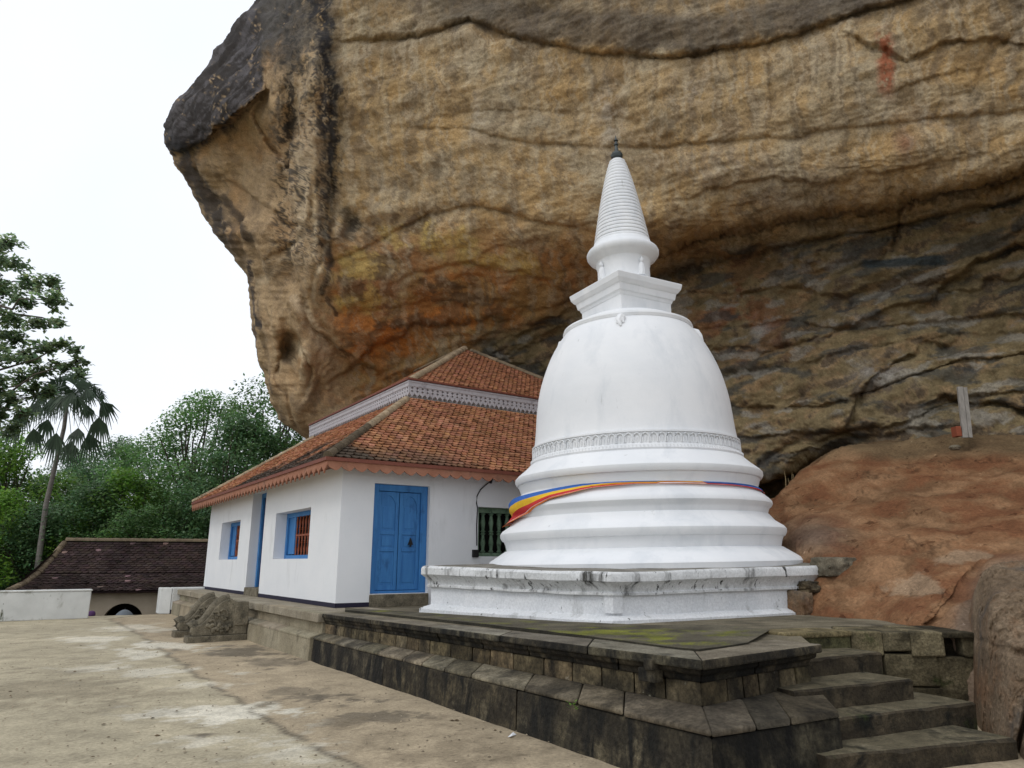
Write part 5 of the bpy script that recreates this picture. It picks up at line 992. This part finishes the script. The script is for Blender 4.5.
# ---------------------------------------------------------------- parapets, lower building, people at the head of the stair
p0 = onz(88, 618.5, 0); H = .77
pp = thing('parapet', 'low stained white parapet wall left of the stair gap', 'parapet', (p0.x, p0.y, 0)); mb = MB()
mb.prism([p0 + B * 0, p0 - B * 14, p0 - B * 14 + UP * H, p0 + UP * H], A * .38); mb.build('wall', M['parapet'], pp, bevel=.025); mb = MB(); mb.box(p0 + B * .02 - A * .02 + UP * (H + .002), -B * 14, A * .42, UP * .05); mb.build('coping', M['parapet'], pp, bevel=.02)
p1 = onz(170, 614, 0); pp = thing('parapet', 'short clean white parapet block right of the stair gap by the carved balustrades', 'parapet', (p1.x, p1.y, 0)); mb = MB()
mb.prism([p1 + UP * .12, p1 + B * 4.5 + UP * .12, p1 + B * 4.5 + UP * .80, p1 + UP * .80], A * .5); mb.build('wall', M['parapet'], pp, bevel=.025); mb = MB(); mb.box(p1 + UP * .0 - A * .004, B * 4.5, A * .5, UP * .118); mb.build('base_band', M['band'], pp)
mb = MB(); p2 = onz(158, 614, 0); mb.prism([p2, p1 - B * .01, p1 - B * .01 + UP * .80, p2 + UP * .80], A * .5); mb.build('pier', M['parapet'], pp, bevel=.025)
mid_ = onz(122, 617, 0); stp = thing('descending_steps', 'stone stair going down between the two white parapets', 'steps', (mid_.x, mid_.y, 0))
for k in range(10): mb = MB(); mb.box(mid_ + A * (.35 + .34 * k) - B * 1.1 + UP * (-.18 * (k + 1) - .25), B * 2.2, A * .34, UP * .25); mb.build('step', M['beige'], stp)
lb_eL, lb_eR = at(8, 592, 27.0), at(205, 592, 29.0); lb_eR = lb_eL + (lb_eR - lb_eL) * 1.6; rdir = (lb_eR - lb_eL).normalized(); rdir.z = 0; inw = Vector((-rdir.y, rdir.x, 0))
ZEV = lb_eL.z; rg0, rg1 = at(66, 541, 31.2), None; ZR = rg0.z
lbt = thing('lower_building', 'low building with dark brown tiled hipped roof and arched doorway below the courtyard', 'building', (lb_eL.x, lb_eL.y, -3.2))
e0 = Vector((lb_eL.x, lb_eL.y, ZEV)); e1 = Vector((lb_eR.x, lb_eR.y, ZEV)); r0 = rg0.copy(); dpt = (r0 - e0).dot(inw); r1 = e1 + inw * dpt - rdir * (r0 - e0).dot(rdir); r1.z = ZR
def sag(p, f): return p - UP * .35 * math.sin(math.pi * f)
NS = 4
def oldshade(c, f, cl): g = .75 + .5 * (.5 + float(fbm(c.x, c.y * .5, c.z * 2, 4))); g *= 4.5 if random.random() < .02 else 1; return tuple(x * g for x in cl)
mb = MB()
for k in range(NS):
    f0, f1 = k / NS, (k + 1) / NS
    tiles(mb, sag(e0.lerp(r0, f0), f0), sag(e1.lerp(r1, f0), f0), sag(e1.lerp(r1, f1), f1), sag(e0.lerp(r0, f1), f1), .22, .17, oldshade)
e2 = e0 + inw * dpt * 2; e3 = e1 + inw * dpt * 2
mb.add([e0, e2, r0], [(0, 1, 2)], 0, (.8, .8, .8)); mb.add([e2, e3, r1, r0], [(0, 1, 2, 3)], 0, (.8, .8, .8)); mb.build('roof', M['oldtile'], lbt)
mb = MB()
for k in range(NS): f0, f1 = k / NS, (k + 1) / NS; cap_row(mb, sag(e0.lerp(r0, f0), f0) + UP * .05, sag(e0.lerp(r0, f1), f1) + UP * .05, .13, .36, lambda t, c: tuple(x * .55 for x in c))
cap_row(mb, r0 + UP * .05, r1 + UP * .05, .13, .36, lambda t, c: tuple(x * .62 for x in c)); mb.build('hip_tiles', M['ridge'], lbt)
# wall with an arched opening
wo = e0 + inw * .55; ac = at(123, 615, 28.6); ua = (ac - wo).dot(rdir); aw = .72; zA = at(123, 603.5, 28.6).z; Lw = (e1 - e0).length
mb = MB(); arch = [(ua - aw * math.cos(math.pi * k / 16), zA - aw * 1.0 + aw * math.sin(math.pi * k / 16)) for k in range(17)]
def wp(u, z, d=0): p = wo + rdir * u + inw * d; return Vector((p.x, p.y, z))
top = ZEV + .1
poly = [(.5, -3.2), (ua - aw, -3.2)] + arch + [(ua + aw, -3.2), (Lw - .5, -3.2), (Lw - .5, top), (.5, top)]
mb.prism([wp(u, z) for u, z in poly], inw * .35); mb.box(wp(.5, -3.2, .36), inw * (dpt * 2 - 1.4), rdir * .3, UP * (top + 3.2)); mb.build('wall', M['cream'], lbt)
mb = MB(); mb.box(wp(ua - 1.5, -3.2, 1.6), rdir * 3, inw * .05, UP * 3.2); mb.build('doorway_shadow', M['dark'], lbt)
def person(name, label, foot, h, face, top_m, hat=None):
    o = thing(name, label, 'person', tuple(foot)); me = bpy.data.meshes.new('body'); sc = h / 1.65; f = Vector((math.sin(face), math.cos(face), 0)); r = Vector((f.y, -f.x, 0))
    J = [(0, 0, .88, .13), (0, 0, 1.08, .12), (0, 0, 1.30, .14), (0, 0, 1.42, .055), (0, .015, 1.50, .07), (0, .02, 1.58, .085), (0, .01, 1.645, .055), (.17, 0, 1.34, .055), (.22, 0, 1.08, .042), (.2, .12, .9, .034), (-.17, 0, 1.34, .055), (-.22, 0, 1.08, .042), (-.2, .12, .9, .034), (.09, 0, .80, .085), (.1, .02, .45, .06), (.1, -.02, .06, .045), (.1, .1, .03, .035), (-.09, 0, .80, .085), (-.1, .02, .45, .06), (-.1, -.02, .06, .045), (-.1, .1, .03, .035)]
    E_ = [(0, 1), (1, 2), (2, 3), (3, 4), (4, 5), (5, 6), (2, 7), (7, 8), (8, 9), (2, 10), (10, 11), (11, 12), (0, 13), (13, 14), (14, 15), (15, 16), (0, 17), (17, 18), (18, 19), (19, 20)]
    me.from_pydata([r * x * sc + f * y * sc + UP * z * sc for x, y, z, _ in J], E_, []); b = bpy.data.objects.new('body', me); COL.objects.link(b); b.parent = o; me.materials.append(M['skin'])
    b.modifiers.new('skin', 'SKIN'); sk = me.skin_vertices[0].data
    for i, j in enumerate(J): sk[i].radius = (j[3] * sc, j[3] * sc)
    sk[0].use_root = True; b.modifiers.new('sub', 'SUBSURF').levels = 1
    F0 = Vector(foot); mb = MB(); mb.lathe(F0, [(.20 * sc, .25 * sc), (.19 * sc, .6 * sc), (.18 * sc, .9 * sc), (.17 * sc, 1.08 * sc), (.2 * sc, 1.28 * sc), (.16 * sc, 1.38 * sc), (.07 * sc, 1.42 * sc)], 20); mb.build('clothing', M[top_m], o, smooth=True)
    mb = MB(); mb.lathe(F0 + UP * 1.55 * sc - f * .01, [(.105, -.02), (.115, .03), (.10, .09), (.06, .125), (.001, .135)], 16); mb.build('headscarf' if hat else 'hair', M[hat or 'hair'], o, smooth=True)
    return o
pA = at(92, 610.5, 23.2); person('person', 'person in a purple headscarf, only the head showing between the left parapet and the arch', (pA.x, pA.y, pA.z - 1.69), 1.65, 2.6, 'purple', 'purple')
pB = at(125, 609.5, 24.6); fB = Vector((pB.x - .1, pB.y, pB.z - 2.05)); person('person', 'person hidden under a grey umbrella in front of the dark archway', fB, 1.6, 2.9, 'greycloth')
um = thing('umbrella', 'grey open umbrella whose domed top shows against the dark archway', 'umbrella', tuple(pB)); mb = MB(); vs = []; nr_, ns = 6, 40
for i in range(nr_ + 1):
    t = i / nr_; 
    for k in range(ns): a = 2 * math.pi * k / ns; sc_ = 1 - .05 * t * abs(math.sin(a * 4)); vs.append(pB + Vector((math.cos(a) * .36 * t * sc_, math.sin(a) * .36 * t * sc_, -.30 * t ** 2)))
mb.add(vs, [(i * ns + k, i * ns + (k + 1) % ns, (i + 1) * ns + (k + 1) % ns, (i + 1) * ns + k) for i in range(nr_) for k in range(ns)]); mb.build('canopy', M['greycloth'], um, smooth=True); mb = MB(); mb.tube([pB + UP * .06, pB - UP * .95], .009, 6); mb.build('shaft', M['iron'], um)

# ---------------------------------------------------------------- trees
def leaf_cloud(mb, c, r, n, size, tint, flat_=.75, droop=.3):
    nrm = lambda v: v / (np.linalg.norm(v, axis=1, keepdims=True) + 1e-9)
    d = nrm(RNG.normal(size=(n, 3))); rr = r * RNG.uniform(.25, 1, (n, 1)) ** .5; p = np.array(tuple(c)) + d * rr * np.array((1, 1, flat_))
    a = RNG.normal(size=(n, 3)); a[:, 2] = a[:, 2] * .5 - droop; a = nrm(a); u = d * .5; u[:, 2] = 1.0; sd_ = nrm(np.cross(a, u)); l = size * RNG.uniform(.7, 1.35, (n, 1))
    a = a * l; sd_ = sd_ * l * .34; mid = p + a * .5; g = tint * RNG.uniform(.7, 1.35, n)
    V = np.stack([p, mid + sd_, p + a, mid - sd_], 1).reshape(-1, 3); o = len(mb.v); C_ = np.repeat(np.stack([g * RNG.uniform(.85, 1.2, n), g, g * RNG.uniform(.7, 1.1, n)], 1), 4, 0)
    mb.v += V.tolist(); mb.f += (np.arange(4 * n).reshape(-1, 4) + o).tolist(); mb.m += [0] * n; mb.c += C_.tolist()
def fast_build(mb, name, m, parent=None):
    return mb.build(name, m, parent, recalc=False)
def limb(mb, p, q, r0, r1, k=5):
    pts = [p.lerp(q, t / k) + Vector(RNG.normal(size=3)) * (.05 * (q - p).length * (0 if t in (0, k) else .6)) for t in range(k + 1)]; mb.tube(pts, [r0 + (r1 - r0) * t / k for t in range(k + 1)], 7, cap=False); return pts
def make_tree(h, rad, low, nclump, nleaf, size, leafm, seed, group, flat_=.8):
    t = thing('tree', 'tree', 'tree', (0, 0, 0), group); tk = MB(); cr_ = MB(); rg_ = np.random.default_rng(seed)
    top = Vector((rg_.uniform(-.5, .5), rg_.uniform(-.5, .5), h * .72)); trunk = limb(tk, Vector((0, 0, -.3)), top, h * .022, h * .008, 7)
    cl = []
    for _ in range(nclump):
        zz = rg_.uniform(low, 1) ; prof_r = math.sin(math.pi * min(1, (zz - low) / (1 - low) * .82 + .16)) ** .7; a = rg_.uniform(0, 6.283); rr = rad * prof_r * rg_.uniform(.45, 1.0) ** .6 * (1 + .25 * math.sin(a * 2 + seed))
        cl.append((math.cos(a) * rr, math.sin(a) * rr, zz * h + rg_.uniform(-.3, .3)))
    for i, c in enumerate(cl):
        tint = rg_.uniform(.62, 1.35); rr = rg_.uniform(.75, 1.45) * rad / 4.4; leaf_cloud(cr_, c, rr, int(nleaf * (rr / (rad / 4.4)) ** 1.6), size, tint, flat_)
        if i % 2 == 0: s0 = trunk[min(7, 3 + int(4 * max(0, (c[2] / h - .3))))]; limb(tk, s0, Vector(c), h * .007, h * .0022, 4)
    fast_build(tk, 'trunk', M['bark'], t).data.polygons.foreach_set('use_smooth', [True] * len(tk.f)); fast_build(cr_, 'crown', leafm, t); return t
def copy_tree(t):
    r = t.copy(); COL.objects.link(r)
    for ch in list(t.children): c = ch.copy(); COL.objects.link(c); c.parent = r; c.matrix_parent_inverse = ch.matrix_parent_inverse
    return r
GRP = 'trees of the wood behind the courtyard'
protos = [make_tree(15, 4.4, .16, 100, 190, .20, M['leaf'], 3, GRP), make_tree(15, 4.2, .2, 85, 200, .19, M['leaf'], 8, GRP), make_tree(14, 4.8, .14, 105, 180, .21, M['leafdark'], 14, GRP), make_tree(9, 3.6, .10, 75, 170, .19, M['leafbright'], 21, GRP)]
used = [False] * 4
def put(kind, px, ytop, Yd, wide, rz, label):
    top = at(px, ytop, Yd); gz = -3.2 if Yd < 62 else -1.5; hh = top.z - gz; t = protos[kind] if not used[kind] else copy_tree(protos[kind]); used[kind] = True
    base_h = (15, 15, 14, 9)[kind]; t.location = (top.x, top.y, gz); t.rotation_euler = (0, 0, rz); s_ = hh / base_h; w_ = wide / ((4.4, 4.2, 4.8, 3.6)[kind] * 2); t.scale = (w_, w_, s_); t['label'] = label
    t.name = ('broadleaf_tree', 'open_crowned_tree', 'dark_bushy_tree', 'young_bright_tree')[kind]; return t
put(0, 288, 372, 47, 9.5, .4, 'tallest mid green tree right against the cliff edge above the red roof')
put(1, 212, 398, 50, 9, 1.3, 'open crowned green tree with sky gaps left of the cliff, above the far eave')
put(0, 160, 432, 54, 9, 2.2, 'mid green tree left of the open crowned tree, between it and the palm')
put(2, 118, 446, 60, 9, .9, 'dark tree on the skyline just right of the palm trunk')
put(2, 78, 455, 62, 9, 2.9, 'dark tree on the skyline directly behind the palm trunk')
put(3, 20, 448, 44, 8, .2, 'bright yellow-green tree at the left edge below the large overhanging tree')
put(2, -30, 430, 46, 10, 1.9, 'dark tree cut by the left edge of the picture')
put(0, 52, 470, 46, 8, 3.9, 'mid green tree behind the lower end of the palm trunk')
put(2, 245, 425, 42, 8.5, 4.4, 'dark full tree behind the far end of the red roof')
put(3, 130, 482, 40, 7, 2.0, 'bright green young tree above the middle of the dark brown roof')
put(0, 185, 462, 42, 8, 5.1, 'mid green bushy tree above the right part of the dark brown roof')
put(2, 95, 490, 39, 7.5, .6, 'dark bush-like tree above the left part of the dark brown roof')
put(1, 325, 400, 52, 9, 3.3, 'green tree mostly hidden behind the lower tip of the cliff')
put(3, 5, 500, 37, 6, 3.0, 'low bright green tree at the left edge beside the hip of the dark brown roof')
put(2, 40, 512, 38, 6, 1.1, 'low dark tree right beside the foot of the palm')
put(2, 215, 485, 39, 7, 2.6, 'low dark tree close behind the white end wall of the house')
put(0, 155, 505, 38, 6.5, 1.7, 'low mid green tree touching the ridge of the dark brown roof')
put(2, 270, 470, 40, 8, 3.6, 'dark tree seen just over the middle of the red eave')
# big tree whose boughs reach in from the left
bt = thing('overhanging_tree', 'large dark leaved tree reaching in from the left edge behind the palm', 'tree', (-27, 29.5, -3.2)); tk = MB(); cr_ = MB()
rt_ = Vector((-27, 29.5, -3.5)); fork = at(-110, 420, 29.5); limb(tk, rt_, fork, .55, .36, 6); ft = at(-60, 300, 29.5); limb(tk, fork, ft, .36, .2, 5)
CL = [(5, 243, 14), (12, 262, 13), (-8, 270, 18), (2, 290, 18), (28, 282, 13), (46, 284, 13), (52, 300, 13), (24, 304, 14), (8, 318, 17), (38, 322, 13), (56, 322, 8), (14, 338, 15), (40, 345, 13), (30, 358, 13), (60, 345, 9), (70, 350, 9), (76, 362, 9), (62, 366, 10), (6, 358, 15), (-10, 340, 18), (46, 372, 11), (20, 378, 14), (-4, 384, 17), (80, 372, 6), (34, 390, 12), (12, 400, 13), (50, 392, 9), (-5, 412, 15), (22, 412, 10), (-30, 300, 26), (-40, 350, 28), (-35, 400, 28), (-20, 250, 20), (8, 428, 10)]
for i, (x, y, r) in enumerate(CL):
    dY = 29.5 + RNG.uniform(-2.2, 2.2); c = at(x, y, dY); rr = r * 29.5 / 700; 
    for j in range(11):
        d = RNG.normal(size=3); d = d / np.linalg.norm(d) * rr * RNG.uniform(.2, 1.1); d[2] *= .75; q2 = c + Vector(d)
        leaf_cloud(cr_, q2, rr * RNG.uniform(.34, .62), int(30 * (r / 13) ** 1.5), .20, RNG.uniform(.6, 1.4), .6, .1); limb(tk, c, q2, .018, .008, 2)
    if i % 2 == 0: limb(tk, (ft if y < 340 else fork).lerp(c, .15), c, .09, .018, 5)
tk.build('trunk', M['bark'], bt, recalc=False, smooth=True); cr_.build('crown', M['leaffar'], bt, recalc=False)
# fan palm behind the lower building
YP = 36.0; pf0, pf1 = at(37, 572, YP), at(64, 428, YP); pm = at(46, 505, YP); p00 = pf0 + (pf0 - pm) * .35
palm = thing('fan_palm', 'tall slender fan palm with grey trunk and drooping fan leaves', 'palm tree', (p00.x, p00.y, p00.z)); mb = MB()
tp_ = [p00, pf0, pm, at(56, 462, YP), pf1, at(66, 412, YP), at(68, 396, YP)]; mb.tube(tp_, [.16, .145, .125, .11, .10, .10, .08], 10); mb.build('trunk', M['palmbark'], palm, smooth=True)
hub = at(67, 402, YP)
FAN = [(58, 380, 16, -.9), (70, 375, 16, .6), (82, 378, 15, -.4), (92, 386, 14, .7), (47, 386, 15, .4), (64, 388, 15, -1.4), (77, 390, 14, 1.1), (87, 396, 12, -1.1), (54, 395, 13, 1.2), (102, 394, 14, -.3), (107, 410, 14, .6), (99, 428, 15, -.4), (91, 444, 15, .5), (76, 436, 13, -.6), (70, 450, 13, .8), (55, 444, 15, -.9), (35, 438, 14, .9), (46, 428, 13, .3), (21, 420, 13, -.6), (35, 410, 13, .4), (40, 398, 13, .9), (12, 432, 12, -.9), (57, 403, 12, -1.5), (80, 404, 12, -1.4), (68, 399, 13, -1.6), (49, 409, 12, 1.4), (88, 412, 11, 1.5)]
for (x, y, r, dy) in FAN:
    e = at(x, y, YP + dy); lf = MB(); out = (e - hub); st_ = out.normalized(); rad = r * (1.35 if y > 395 else 1.2) * YP / 705
    hang = (st_ * (.45 if y > 395 else .9) + Vector((RNG.uniform(-.45, .45), RNG.uniform(-.4, .4), -.95 if y > 395 else .1))).normalized(); side = hang.cross(Vector((0, 1, 0.25))).normalized(); c0 = e - hang * rad * .55
    nb_ = 11 if y > 395 else 19
    for k in range(nb_):
        a = (k / (nb_ - 1) - .5) * (1.35 if y > 395 else 3.2); d = (hang * math.cos(a) + side * math.sin(a)).normalized(); nrm = hang.cross(side).normalized(); ln = rad * (1.25 - .16 * abs(a)) * RNG.uniform(.85, 1.1); wdt = rad * .062
        s2 = d.cross(nrm).normalized() * wdt; t1 = c0 + d * ln * .55 + nrm * .03 * (k % 2); t2 = c0 + d * ln + Vector((0, 0, -.55 * ln * (.35 + RNG.uniform(0, .6)))); g = RNG.uniform(.7, 1.3)
        lf.add([c0, t1 + s2, t1 - s2, t2 + s2 * .1, t2 - s2 * .1], [(0, 1, 2), (2, 1, 3, 4)], 0, (g, g, g))
    fo = lf.build('fan_leaf', M['palm'], palm, recalc=False)
    lf = MB(); lf.tube([hub, hub.lerp(c0, .5) + UP * .12, c0], [.026, .018, .012], 5); lf.build('leaf_stalk', M['palm'], fo, smooth=True)
